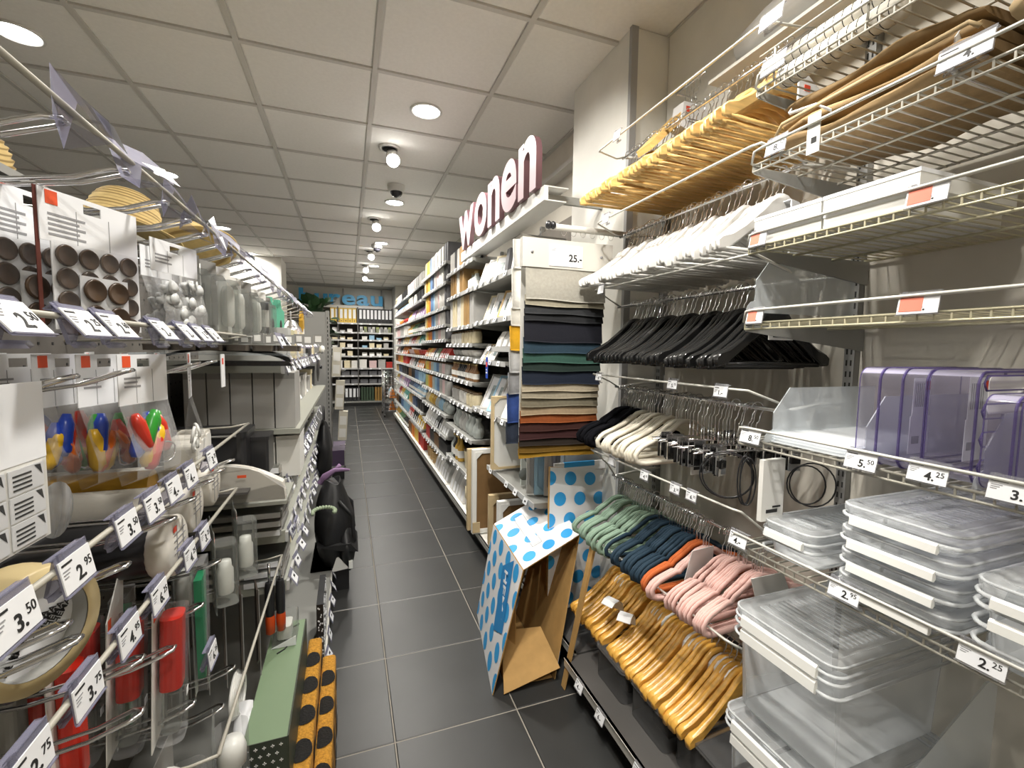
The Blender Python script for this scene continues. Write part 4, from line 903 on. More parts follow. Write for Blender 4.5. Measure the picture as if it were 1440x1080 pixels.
# wire mesh trolley at the far end of the aisle
t = thing('wire_trolley', 'chrome wire mesh trolley standing near the end of the aisle', 'trolley', (.66, 9.1, 0)); f = MB()
for z in [.12+.075*k for k in range(11)]: f.tube([(0, 0, z), (.34, 0, z), (.34, .6, z), (0, .6, z)], .005, 4, True)
for k in range(6): f.rod((.34*k/5, 0, .1), (.34*k/5, 0, .88), .004, 4)
for k in range(8): f.rod((0, .6*k/7, .1), (0, .6*k/7, .88), .004, 4)
f.build('mesh_sides', M_chrome, t, kind='stuff')
for x in (0, .34):
    for y in (0, .6): MB().rod((x, y, .05), (x, y, .92), .011, 6).build('post', M_chrome, t); MB().lathe([(.035, -.012), (.035, .012)], 12, T=Matrix.Translation((x, y, .035)) @ Matrix.Rotation(PI/2, 4, 'Y')).build('wheel', M_black, t)
for i, (c, z, y) in enumerate([('og', .60, .1), ('wh', .62, .3), ('og', .35, .2), ('lb', .62, .48)]):
    prod('packet', K[c], (.14, .14, .16), (.76, 9.1+y, z-.23+.0), (0, 0, 0), '%s packet inside the wire trolley, %s one' % (cname(K[c]), ordw(i+1)), 'packet', 'packets in the trolley')

# ================================================================ office section on the end wall
EY = 11.42
t = thing('shop_sign', 'blue letters reading bureau on the end wall above the binders', 'sign', (-1.03, 11.22, 2.27))
MB().box(0, -.02, -.01, 1.83, .0, .05).build('board', mat('white_sign_strip', (.8, .79, .76), .4), t)
M_blue = mat('sky_blue_sign_face', (.05, .42, .80), .4); M_blued = mat('blue_sign_edge', (.02, .2, .4), .5)
letters('bureau', t, (.02, -.015, .07), (1, 0, 0), .46, .03, M_blue, M_blued, (PI/2, 0, 0), .03, fit=1.80)
for x in (-.1, .76): tagp(MB().box(x, 11.38, 2.3, x+.03, 11.41, 2.72).build('mounting_post', M_up), 'dark mounting post behind the blue sign, %s one' % ('gondola side' if x < 0 else 'trolley side'), 'post', 'sign mounting posts')
struct(MB().box(-1.6, 11.40, .1, 1.02, 11.44, 2.27).build('wall_panel_back', M_back))
def end_shelf(x0, x1, z, label):
    t = thing('end_wall_shelf', label, 'shelf', (x0, 11.0, z), group='shelves on the end wall')
    MB().box(0, 0, -.02, x1-x0, .4, 0).build('board', M_shelf, t); MB().box(0, -.006, -.03, x1-x0, 0, .004).build('ticket_strip', M_strip, t)
EZ = [1.91, 1.70, 1.53, 1.35, 1.16, .88, .71, .52]
for i, z in enumerate(EZ):
    end_shelf(-.9, .215, z, 'end wall shelf on the gondola side, %s from the top' % ordw(i+1))
    end_shelf(.235, 1.01 if i < 6 else .78, z, 'end wall shelf on the trolley side, %s from the top' % ordw(i+1))
t = thing('shelf_unit', 'dark base of the end wall shelves', 'shelf', (-.9, 10.98, 0)); MB().box(0, 0, 0, 1.7, .42, .08).build('plinth', M_kick, t); MB().box(0, -.01, .08, 1.7, .42, .11).build('deck', M_shelf, t)
for x in (.225, -.2, 1.0): tagp(MB().box(x-.012, 11.0, .1, x+.012, 11.4, 2.27).build('shelving_post', M_shelfd), 'dark upright side of the end wall shelving, %s' % {.225: 'middle', -.2: 'gondola side', 1.0: 'column side'}[x], 'shelf side', 'end shelving sides')
def endrow(kind, c, x0, n, pitch, z, dims, words):
    for i in range(n):
        prod(kind, c, dims, (x0+pitch*(i+.5), 11.03, z), (0, 0, PI/2), '%s %s, %s from the gondola side %s' % (cname(c), kcat[kind], ordw(i+1), words), kcat[kind], '%ss %s' % (kcat[kind], words))
endrow('binder', K['ye'], -.36, 6, .093, 1.912, (.28, .085, .33), 'in the upper yellow row')
endrow('binder', K['bk'], .245, 9, .083, 1.912, (.28, .078, .33), 'in the upper black binder row')
endrow('binder', K['bk'], -.08, 4, .085, .112, (.28, .078, .32), 'in the lower black binder row')
endrow('book', (.045, .075, .045), .27, 5, .06, .112, (.28, .045, .32), 'in the dark green folder row')
endrow('book', (.33, .19, .05), .58, 3, .06, .112, (.28, .045, .32), 'in the brown folder row')
for i in range(8):
    c = [K['wh'], K['lm'], K['gr']][i % 3]; h_ = .12+.02*(i*i % 4)
    t = thing('hanging_pack', 'small carded pack hanging under the top end shelf, %s from the gondola side' % ordw(i+1), 'packet', (.27+.09*i, 11.02, 1.83)); MB().box(0, 0, -h_, .06, .006, 0).build('card', mat('end_card_%d' % (i % 3), tuple(v*.7 for v in c), .6), t); MB().box(.01, -.006, -h_+.01, .05, 0, -.04).build('blister', M_storage, t)
for j, z in enumerate(EZ[1:5]):
    for i in range(11):
        x = -.75+.16*i
        if .16 < x < .26: continue
        c = R.choice([K['wh'], K['wh'], K['gr'], K['cr'], K['lb']]); prod('box' if R.random() < .6 else 'packet', c, (.2, .11, round(R.choice([.05, .08, .11]), 2)), (x, 11.04, z+.001), (0, 0, PI/2), '%s office item, %s from the gondola side on the %s end wall shelf' % (cname(c), ordw(i+1), ordw(j+2)), 'box', 'office items on the end wall')
for i, (x, c, h_) in enumerate([(-.5, 'wh', .17), (-.2, 'wh', .17), (.0, 'cr', .17), (.12, 'wh', .17), (.33, 'wh', .2), (.55, 'pk', .17), (.75, 'gr', .2), (.93, 'rd', .14)]):
    prod('box', K[c], (.25, .16, h_), (x, 11.04, .881), (0, 0, PI/2), '%s paper pack on the end wall shelf, %s from the gondola side' % (cname(K[c]), ordw(i+1)), 'box', 'paper packs on the end wall')
for j, z in enumerate([.521, .711]):
    for i in range(5):
        prod('box', K['dg'], (.3, .17, .10), (-.05+.2*i, 11.04, z-.0), (0, 0, PI/2), 'dark document tray, %s from the gondola side on the %s end tray shelf' % (ordw(i+1), ['lower', 'upper'][j]), 'tray', 'document trays on the end wall')
for z, nm in [(1.906, 'top'), (1.70, 'second'), (1.53, 'third'), (1.35, 'fourth'), (1.16, 'fifth'), (.88, 'sixth'), (.71, 'seventh'), (.52, 'eighth'), (.10, 'base')]:
    for i in range(6):
        if R.random() < .25: continue
        FARTK.box(-.324+.2*i, 10.985, z-.03, -.276+.2*i, 10.990, z)
tagp(FARTK.build('price_tickets', M_paper), 'rows of small white tickets on the most distant shelf edges', 'price tag', kind='stuff')
# ================================================================ dotted cardboard boxes
M_card = mat('brown_corrugated_card', (.43, .255, .085), .8, noise=.08, nscale=30)
M_cw = mat('white_printed_card', (.78, .78, .79), .5)
M_dotb = mat('bright_blue_dot_print', (.035, .34, .72), .5)
def panel(name, A, B, C, D, t, th=.004, dots=None, rows=5, cols=3, seedo=0, front=M_cw, back=M_card):
    """a card sheet through four corners (A-B-C-D), thick, printed dots on its outer side"""
    A, B, C, D = [Vector(p) for p in (A, B, C, D)]; n = (B-A).cross(D-A).normalized()*th
    b = MB(); G = 8; P_ = lambda u, v: (A*(1-u)+B*u)*(1-v)+(D*(1-u)+C*u)*v
    vs = [P_(i/G, j/G) for j in range(G+1) for i in range(G+1)]; vo = [p+n for p in vs]; q = len(vs)
    F = [(j*(G+1)+i, j*(G+1)+i+1, (j+1)*(G+1)+i+1, (j+1)*(G+1)+i) for j in range(G) for i in range(G)]
    b.add(vo, F, 0, True); b.add(vs, [f[::-1] for f in F], 1, True)
    R_ = [i for i in range(G+1)]+[(j*(G+1)+G) for j in range(1, G+1)]+[G*(G+1)+i for i in range(G-1, -1, -1)]+[j*(G+1) for j in range(G-1, 0, -1)]
    b.add(vs+vo, [(R_[k], R_[(k+1) % len(R_)], R_[(k+1) % len(R_)]+q, R_[k]+q) for k in range(len(R_))], 1)
    b.build(name, [front, back], t)
    if dots:
        dm = MB(); nn = n+n.normalized()*.0008; W_ = (B-A).length; H_ = (D-A).length
        for r_ in range(rows):
            for c in range(cols+1):
                u = (c+(.5 if (r_+seedo) % 2 else 0))/cols; v = (r_+.5)/rows; vs = []
                for r2 in (0, .5, 1):
                    for k in range(18):
                        uu = min(1, max(0, u+r2*dots/W_*math.cos(k*PI/9))); vv = min(1, max(0, v+r2*dots/H_*math.sin(k*PI/9)))
                        vs.append(P_(uu, vv)+nn)
                if max((p-vs[0]).length for p in vs) > dots*.8: MB().add(vs, [(r3*18+k, r3*18+(k+1) % 18, (r3+1)*18+(k+1) % 18, (r3+1)*18+k) for r3 in (0, 1) for k in range(18)]).build('printed_dot', M_dotb, t)
t = thing('dotted_cardboard_box', 'open white moving box with blue dots and brand panel standing on the floor', 'cardboard box')
A0, A1 = (.52, 1.60, .001), (.61, 2.15, .001); B0, B1 = (.645, 1.61, .485), (.685, 2.12, .475); D0, C0 = (.965, 1.74, .535), (1.0, 2.16, .60)
E0, E1 = (.86, 1.62, .001), (.90, 2.12, .001)
panel('left_side', A1, A0, B0, B1, t, dots=.036, rows=6, cols=4)
panel('top_flap', B0, D0, C0, B1, t, dots=.036, rows=4, cols=3, seedo=1)
panel('right_side', (.785, 1.60, .001), (.80, 2.10, .001), (1.0, 2.15, .59), (.96, 1.74, .53), t, dots=.036, rows=4, cols=3)
panel('back_side', (.80, 2.12, .003), (.62, 2.155, .003), (.69, 2.13, .47), (1.0, 2.165, .59), t)
panel('bottom_flap', (.56, 1.585, .004), (.80, 1.58, .06), (.79, 1.76, .13), (.62, 1.80, .12), t, front=M_card)
panel('inner_flap', (.60, 1.80, .02), (.66, 1.72, .02), (.665, 1.75, .30), (.655, 1.79, .31), t, front=M_card)
panel('floor_flap', (.58, 1.62, .002), (.78, 1.61, .002), (.795, 2.1, .003), (.62, 2.1, .003), t, front=M_card)
# brand panel on the left side
L0 = Vector(A0)*.0
def on_left(u, v):   # u from the front edge backwards, v upwards
    a = Vector(A0).lerp(Vector(A1), u); b = Vector(B0).lerp(Vector(B1), u); return a.lerp(b, v)
nl = (Vector(A0)-Vector(A1)).cross(Vector(B1)-Vector(A1)).normalized()*.006
nl = nl if nl.x < 0 else -nl
pb = MB(); cs = [on_left(u, v)+nl for u, v in ((.10, .42), (.34, .30), (.46, .82), (.22, .98))]
pb.add(cs, [(0, 1, 2, 3), (3, 2, 1, 0)]); pb.build('blue_brand_panel', mat('mid_blue_print', (.02, .22, .52), .5), t)
me = text_mesh('HEMA', .082, .0004, 'CENTER', M_paper, .0015)
ex = (cs[0]+cs[1]-cs[2]-cs[3]).normalized(); zn = nl.normalized(); ey = zn.cross(ex).normalized()
ctr = (cs[0]+cs[1]+cs[2]+cs[3])/4+nl*.15
o = put('brand_lettering', me, t); o.matrix_local = Matrix.Translation(ctr-ey*.028) @ Matrix((ex, ey, zn)).transposed().to_4x4()
# handle outline on the top flap
def on_top(u, v): return (Vector(B0).lerp(Vector(D0), u)).lerp(Vector(B1).lerp(Vector(C0), u), v)
nt_ = (Vector(D0)-Vector(B0)).cross(Vector(B1)-Vector(B0)).normalized()*.006
MB().add([on_top(u, v)+nt_ for u, v in ((.30, .25), (.42, .25), (.42, .85), (.30, .85))], [(0, 1, 2, 3)]).build('handle_strip', M_cw, t)
MB().tube([on_top(u, v)+nt_ for u, v in ((.28, .22), (.44, .22), (.44, .88), (.28, .88))], .0008, 4, True).build('handle_cut', M_grey, t)
# flattened dotted boxes filed against the pier
for i in range(7):
    y = 1.86+.032*i; x = .86+.022*i
    t = thing('flat_dotted_box', 'folded flat white card box with blue dots beside the pier, %s from the front' % ordw(i+1), 'cardboard box', (x, y, .125), group='folded dotted boxes')
    h_ = .70-.012*i
    panel('sheet', (0, 0, 0), (.34, .05, 0), (.34, .05, h_-.05), (0, 0, h_), t, .014, dots=.034 if i < 2 else None, rows=7, cols=3, seedo=i)
    MB().box(.03, .001, h_-.03, .30, .012, h_+.01).build('tab', M_cw, t); MB().box(.08, .000, h_-.012, .24, .013, h_+.011).build('blue_print', M_dotb, t)
o = MB().prism([(0, 0), (.004, 0), (.130, .58), (.122, .60)], 0, .03, 'y').build('card_sheet', [M_card], None, (.796, 1.53, .003)); tagp(o, 'tall brown card sheet propped beside the open dotted box', 'cardboard')
# foot guard of the flat boxes
base(1.57, 2.28, 'low base shelf under the folded dotted boxes', xf=.87, mm=M_shelfd)
# ================================================================ left gondola
GX = -.62
t = thing('gondola_unit', 'long grey shop gondola with hook rows, opposite the hangers', 'gondola', (GX, .15, 0))
MB().box(-.02, 0, .1, .0, 3.47, 1.655).build('back_panel', mat('dark_taupe_pegboard', (.13, .118, .105), .7), t)
MB().box(-.45, 0, 0, .50, 3.47, .10).build('plinth', M_kick, t)
MB().box(-.45, 0, .10, .515, 3.47, .125).build('base_deck', M_shelf, t)
MB().box(.516, 1.5, .085, .524, 3.47, .125).build('base_ticket_edge', M_railw, t)
MB().box(-.45, 0, 1.655, .06, 3.47, 1.67).build('top_deck', M_shelf, t)
for y in (.0, .86, 1.72, 2.6, 3.44): MB().box(.0, y, .12, .03, y+.03, 1.66).build('upright', M_up, t)
ph = MB()
for i in range(66):
    for j in range(28): ph.box(.0002, .05+.05*i, .3+.048*j, .0012, .056+.05*i, .306+.048*j)
ph.build('peg_holes', M_slot, t, kind='stuff')
M_brace = M_chrome
def hook(y, z, label, tip=-.25, sp=.020, group=None, sag=.0, lift=.02, r=.0027):
    t = thing('display_hook', label, 'hook', (GX, y, z), group=group); L_ = tip-GX
    p = [(0, -sp/2, 0), (L_*.7, -sp/2, -.004), (L_-.05, -sp/2, lift*.3), (L_-.012, -sp/2*1.1, lift), (L_, -sp/4, lift*1.15), (L_, sp/4, lift*1.15), (L_-.012, sp/2*1.1, lift), (L_-.05, sp/2, lift*.3), (L_*.7, sp/2, -.004), (0, sp/2, 0)]
    MB().tube(p, r, 6).build('wire_loop', M_chrome, t)
    MB().box(-.001, -.018, -.014, .004, .018, .014).build('mounting_plate', M_up, t); return t
H1 = [.45, .566, .699, .827, .93, 1.03, 1.13, 1.23, 1.34, 1.45, 1.57, 1.70, 1.84, 2.0, 2.16, 2.32, 2.5, 2.7, 2.9, 3.1, 3.3]
for i, y in enumerate(H1): hook(y, 1.548, 'chrome double wire hook of the top row, %s from the near end' % ordw(i+1), group='top row hooks')
for i, y in enumerate([.43, .557, .68, .95, 1.06]): hook(y, 1.305, 'chrome double wire hook of the second row, %s from the near end' % ordw(i+1), group='second row hooks')
for i, y in enumerate([.40, .52, .644, .80, .895, 1.01, 1.093, 1.18]): hook(y, 1.075, 'chrome double wire hook of the third row, %s from the near end' % ordw(i+1), group='third row hooks')
for i, (y, z) in enumerate([(.537, 1.05), (.67, .94), (.775, .885), (.915, .875), (1.04, .90), (.662, .875), (1.02, .60), (1.12, .615), (.85, .74), (1.2, .78)]): hook(y, z, 'chrome double wire hook of the lower rows, %s in order' % ordw(i+1), group='lower row hooks')
def ticket_bar(y0, y1, z, label, x=-.25, arms=True, r=.0032):
    t = thing('ticket_bar', label, 'ticket bar', (x, y0, z), group='ticket bars of the gondola')
    MB().rod((0, 0, 0), (0, y1-y0, 0), r, 8).build('bar', M_wire, t)
    for k in (0, 1): MB().tube([(0, (y1-y0)*k, 0), (-.04, (y1-y0)*k, -.008), (GX-x, (y1-y0)*k, -.02)], r*.8, 6).build('arm', M_wire, t)
ticket_bar(.25, 3.5, 1.585, 'long ticket bar above the tips of the top hooks')
ticket_bar(.3, 1.35, 1.385, 'pale ticket bar above the key ring packs')
ticket_bar(.25, 1.35, 1.155, 'pale ticket bar over the foil rolls')
ticket_bar(.25, 1.2, 1.025, 'pale ticket bar over the red capped tubes')
ticket_bar(.80, 1.55, .70, 'low ticket bar in front of the hanging tools', x=-.205)
# tickets
def lt(px, a, b, z, label, tilt=-18, wd=.050, x=-.246, roll=0, pr=True): ticket((x, px, z), 'R', a, b, False, tilt, wd, .031, label, print_=pr, roll=roll)
for y, a, b, l in [(.455, '2.', '50', '2.50 ticket first on the bar above the key rings'), (.553, '2.', '25', '2.25 ticket, second on the bar above the key rings'), (.617, '2.', '60', 'lilac backed 2.60 ticket beside the 2.25 one'), (.75, '2.-', '', '2.- ticket, fourth on the bar above the key rings'),
                   (.85, '3.-', '', 'blurred ticket just after the 2.- one on the key ring bar'), (.925, '3.', '25', 'seventh ticket along the key ring bar'), (1.0, '5.-', '', 'last ticket of the near group on the key ring bar')]:
    lt(y, a, b, 1.392, l, -38)
for y, a, b, l in [(.443, '3.', '50', '3.50 ticket first on the foil roll bar'), (.528, '2.', '95', '2.95 ticket, second on the foil roll bar'), (.634, '3.', '50', '3.50 ticket, third on the foil roll bar'), (.71, '3.', '50', '3.50 ticket, fourth on the foil roll bar'),
                   (.785, '4.-', '', '4.- ticket, fifth on the foil roll bar'), (.86, '4.-', '', '4.- ticket, sixth on the foil roll bar'), (.98, '3.', '75', 'last small ticket on the foil roll bar')]:
    lt(y, a, b, 1.163, l, -10)
for y, a, b, l in [(.452, '2.', '75', '2.75 ticket first above the red capped tubes'), (.537, '3.', '75', '3.75 ticket, second above the red capped tubes'), (.628, '4.', '95', '4.95 ticket, third above the red capped tubes'), (.718, '6.', '25', '6.25 ticket, fourth above the red capped tubes'),
                   (.845, '4.', '25', '4.25 ticket, fifth on the bar over the red capped tubes'), (.925, '3.', '25', '3.25 ticket, sixth on the bar over the red capped tubes')]:
    lt(y, a, b, 1.035, l, -5)
lt(.945, '6.', '25', .80, 'low 6.25 ticket in front of the dark gap', -5)
for i, y in enumerate([.566, .699, .827, .93, 1.03, 1.13, 1.23, 1.34, 1.45, 1.57, 1.70, 1.84, 2.0, 2.16, 2.32, 2.5, 2.7, 2.9, 3.1, 3.3]):
    t = thing('ticket_holder', 'crumpled lilac ticket holder at the tip of the top hooks, %s from the near end' % ordw(i+1), 'ticket holder', (-.246, y, 1.585), (R.uniform(-.3, .3), R.uniform(-.5, .1), R.uniform(-.3, .3)), 'crumpled holders on the top bar')
    u = lambda a: R.uniform(-a, a)
    MB().add([(0, -.028, .018+u(.006)), (.006, .024, .014+u(.006)), (.016, .026+u(.004), -.012), (.012, -.026, -.010+u(.004)), (.026, -.022, -.034+u(.008)), (.022, .012+u(.01), -.036), (-.012, -.02, -.02), (-.018, .02, -.028+u(.005))], [(0, 1, 2, 3), (3, 2, 5, 4), (0, 1, 7, 6), (6, 7, 5)]).build('folded_film', M_holder, t)
    if i % 3 != 2: MB().add([(.017, -.018, -.014), (.021, .018+u(.003), -.015), (.030, .014, -.040+u(.003)), (.028, -.018, -.034)], [(0, 1, 2, 3)]).build('card', M_paper, t)
# ---- carded packs
M_logo = mat('vermilion_logo_block', (.80, .10, .03), .5)
M_bag = clear('thin_clear_bag', (.95, .95, .95), .035, (.55, .55, .55), .12, .30)
def header(t, w_, h_, z=0, x=0, logo=True, lines=3, m=None, fold=True):
    """white card header in the Y-Z plane, its printed side towards +X, hanging slot at the top"""
    b = MB().box(x-.0006, -w_/2, z-h_, x+.0006, -.012, z).box(x-.0006, .012, z-h_, x+.0006, w_/2, z).box(x-.0006, -.012, z-h_, x+.0006, .012, z-.018).box(x-.0006, -.012, z-.006, x+.0006, .012, z)
    b.build('header_card', m or M_paper, t)
    if logo: MB().box(x+.0006, -w_/2+.008, z-.018, x+.0011, -w_/2+.022, z-.002).build('logo_block', M_logo, t)
    p = MB()
    for k in range(lines): p.box(x+.0006, -w_/2+.010, z-h_*.45-.006*k, x+.0010, -w_/2+w_*(.42-.06*(k % 2)), z-h_*.45-.0028-.006*k)
    for k in (1, 2): p.box(x+.0006, -w_/2+w_*k/3, z-h_*.98, x+.0009, -w_/2+w_*k/3+.0008, z-h_*.3, 1)
    p.build('fine_print', [M_grey, M_grey], t)
def pack(name, label, cat, x, y, z, w_, h_, hh=.055, rot=0, group=None, tilt=0, film=True, fd=.02, logo=True, m=None):
    t = thing(name, label, cat, (x, y, z), (0, tilt, rot), group); header(t, w_, hh, logo=logo, m=m)
    if film:
        MB().add([(0, -w_/2, -hh+.003), (0, w_/2, -hh+.003), (fd, w_/2*.95, -hh-h_*.4), (fd, -w_/2*.95, -hh-h_*.4), (fd*.9, w_/2*.95, -h_+.01), (fd*.9, -w_/2*.95, -h_+.01), (-.002, w_/2, -h_), (-.002, -w_/2, -h_), (-fd*.6, w_/2*.96, -hh-h_*.45), (-fd*.6, -w_/2*.96, -hh-h_*.45)],
                 [(0, 1, 2, 3), (3, 2, 4, 5), (5, 4, 6, 7), (1, 0, 9, 8), (8, 9, 7, 6), (0, 3, 5, 7, 9), (2, 1, 8, 6, 4)], 0, False).build('clear_bag', M_bag, t)
    return t
M_button = mat('dark_horn_button', (.10, .058, .032), .28, noise=.85, nscale=18, bump=.1, c2=(.022, .014, .010))
def button_pack(x, y, z, rot, label, w_=.132, h_=.168):
    t = thing('button_card_pack', label, 'button card', (x, y, z), (0, 0, rot), 'brown button packs'); header(t, w_, .062, lines=5)
    MB().box(-.001, -w_/2+.012, -h_, .0005, w_/2, -.062).build('white_card', M_paper, t)
    MB().box(-.0022, -w_/2-.0035, -h_, -.001, -w_/2+.001, .0).build('card_edge', mat('dark_red_card_edge', (.10, .02, .012), .5), t)
    bm = MB().lathe([(.0125, 0), (.0136, .0018), (.0122, .004), (.0105, .0028), (.0001, .0026)], 18, T=Matrix.Rotation(PI/2, 4, 'Y')).mesh('button', M_button)
    for r_ in range(4):
        for c in range(4): put('button', bm, t, (.0006, -w_/2+.028+.0285*c, -.076-.0285*r_), (0, 0, 0))
    MB().box(.004, -w_/2+.040, -h_-.004, .0052, w_/2-.024, -.098).build('front_card', M_paper, t)
    for r_ in range(2):
        for c in range(2): o = put('button', bm, t, (.0055, -w_/2+.058+.033*c, -.116-.034*r_)); o.scale = (1.1, 1.15, 1.15)
    MB().quad((.009, -w_/2+.012, -h_-.003), (.009, w_/2, -h_-.003), (.0035, w_/2, -.06), (.0035, -w_/2+.012, -.06)).build('clear_film', M_bag, t)
    return t
button_pack(-.315, .765, 1.545, -.40, 'big pack of brown round buttons on a white card, second top hook')
button_pack(-.365, .745, 1.545, -.3, 'brown button pack hanging just behind the big one')
button_pack(-.36, .605, 1.545, .25, 'edge-on button pack before the big one, facing away')
button_pack(-.42, .62, 1.545, -.1, 'brown button pack before the bar end, edge-on')
def clutter(t, w_, z0, z1, n, m, seed, kind='ring', r_=.012, x=.004, name='piece'):
    rr = random.Random(seed)
    for k in range(n):
        y = rr.uniform(-w_/2+.012, w_/2-.012); z = rr.uniform(z0, z1); a = rr.uniform(0, PI) if kind != 'fob' else PI/2+rr.uniform(-.5, .5); tx = rr.uniform(-.5, .5); mm = m[k % len(m)] if isinstance(m, list) else m
        T = Matrix.Translation((x+rr.uniform(-.003, .006), y, z)) @ Matrix.Rotation(a, 4, 'X') @ Matrix.Rotation(PI/2+tx, 4, 'Y')
        if kind == 'ring': MB().tube([(r_*math.cos(q*PI/6), r_*.8*math.sin(q*PI/6), 0) for q in range(12)], r_*.22, 5, True, T=T).build(name, mm, t)
        elif kind == 'clip': MB().tube([(0, -r_, 0), (0, r_, 0)], [r_*.5, r_*.5], 8, T=T).lathe([(r_*.95, r_*.9), (r_, r_*1.05), (.0001, r_*1.1)], 12, T=T).build(name, mm, t)
        elif kind == 'fob': MB().tube([(0, -r_*1.9, 0), (.0, -r_*1.4, 0), (0, r_, 0), (0, r_*1.9, 0)], [r_*.35, r_*.62, r_*.62, r_*.3], 8, T=T).build(name, mm, t)
M_gclip = mat('pale_grey_plastic', (.55, .56, .55), .35)
for i, (x, y) in enumerate([(-.29, .985), (-.33, 1.06)]):
    t = pack('clip_bag', 'clear bag of pale grey round clips, %s one on the top hooks' % ['nearer', 'farther'][i], 'bag', x, y, 1.54, .112, .17, .055, -.35, 'bags of grey clips', logo=False); clutter(t, .105, -.155, -.07, 22, M_gclip, 3+i, 'clip', .011, name='clip')
# narrow blister packs with hook-shaped white edges and tubes
M_blis = clear('blister_shell', (.90, .91, .90), .12, (.45, .46, .44), .18, .4)
M_greyc = mat('grey_pack_card', (.26, .255, .24), .6)
for i in range(11):
    y = 1.10+.085*i; x = -.30+.01*(i % 3)
    nm = ['grey scraper', 'grey blade', 'white tube', 'black capped bottle', 'white brush'][i % 5]
    t = thing('blister_pack', 'narrow %s blister pack on the top hooks, %s along' % (nm, ordw(i+1)), 'blister pack', (x, y, 1.545), (0, 0, -.45), 'narrow blister packs')
    MB().box(-.001, -.026, -.155, .0005, .026, 0).build('backing_card', M_greyc if i % 5 < 2 else M_paperw, t)
    MB().tube([(.003, -.025, -.01), (.003, -.025, -.150), (.003, -.018, -.158), (.003, .02, -.158)], .0022, 5).build('white_edge', M_latch, t)
    if i % 5 >= 2:
        MB().lathe([(.009, -.14), (.014, -.13), (.014, -.06), (.010, -.045), (.0001, -.042)], 12, (.012, 0, 0)).build('tube', M_latch if i % 5 != 3 else M_paperw, t)
        if i % 5 == 3: MB().lathe([(.0145, -.062), (.0145, -.035), (.0001, -.034)], 12, (.012, 0, 0)).lathe([(.0145, -.142), (.0145, -.12), (.0001, -.119)], 12, (.012, 0, 0)).build('cap', M_black, t)
    else: MB().box(.002, -.018, -.14, .008, .018, -.05).build('blade', mat('dull_grey_blade', (.30, .30, .29), .35, .5), t)
    MB().prism([(-.022, -.152), (.022, -.152), (.022, -.04), (.012, -.03), (-.012, -.03), (-.022, -.04)], .0, .028, 'x').build('blister', M_blis, t)
M_mint = mat('mint_green_card', (.10, .42, .28), .55)
for i, (y, x) in enumerate([(2.10, -.30), (2.22, -.285), (2.34, -.31)]):
    t = thing('mint_pack', 'mint green card pack on the top hooks, %s one' % ordw(i+1), 'packet', (x, y, 1.56), (.0, 0, -.25), 'mint green packs')
    MB().prism([(-.05, -.185), (.045, -.185), (.05, -.05), (.02, -.035), (.012, 0), (-.012, 0), (-.02, -.035), (-.05, -.05)], -.012, .008, 'x').build('card', M_mint, t); MB().lathe([(.012, 0), (.012, .001), (.0001, .001)], 10, T=Matrix.Translation((.008, .01, -.11)) @ Matrix.Rotation(PI/2, 4, 'Y') @ Matrix.Scale(2, 4, (1, 0, 0))).build('window', M_slot, t)
t = thing('foil_bag', 'crumpled silver foil bag on the top hooks before the yellow one', 'bag', (-.29, 2.75, 1.50)); b = MB(); prof = [(.02, 0), (.05, -.04), (.075, -.10), (.06, -.16), (.02, -.185)]
b.lathe(prof, 14); b.build('foil', mat('crumpled_foil', (.8, .8, .8), .22, 1, bump=1.0, nscale=30), t); MB().box(-.002, -.02, 0, .002, .02, .05).build('header', M_storage, t)
t = thing('yellow_pack', 'yellow hanging pack at the end of the top hooks', 'packet', (-.27, 3.15, 1.55)); MB().prism([(-.05, -.22), (.05, -.22), (.05, -.03), (0, .03), (-.05, -.03)], -.012, .01, 'x').build('card', mat('ochre_card', (.62, .35, .03), .5), t); MB().box(.010, -.03, -.12, .0115, .03, -.08).build('label', M_paperw, t)
# row of dark steel tins on the shelf behind the second bar
# ---- second row: key ring packs
COLS = [mat('toy_red', (.60, .04, .02), .3), mat('toy_blue', (.02, .06, .42), .3), mat('toy_green', (.03, .28, .03), .3), mat('toy_yellow', (.75, .45, .02), .3), mat('toy_orange', (.72, .16, .02), .3)]
for i in range(6):
    x = -.285-.045*i; t = pack('key_ring_pack', 'clear bag of coloured key fobs, %s from the front on its hook' % ordw(i+1), 'key ring pack', x, .815-.004*i, 1.345, .092, .185, .072, -.32+.05*(i % 3), 'key ring packs')
    clutter(t, .088, -.145, -.11, 11 if i < 3 else 7, COLS[i % 2:]+COLS[:i % 2], 20+i, 'fob', .0155, name='key_fob')
    MB().tube([(.012+.002*math.sin(a), .02+.02*math.cos(a*PI/8), -.15+.016*math.sin(a*PI/8)) for a in range(16)], .0012, 5, True).build('split_ring', M_chrome, t)
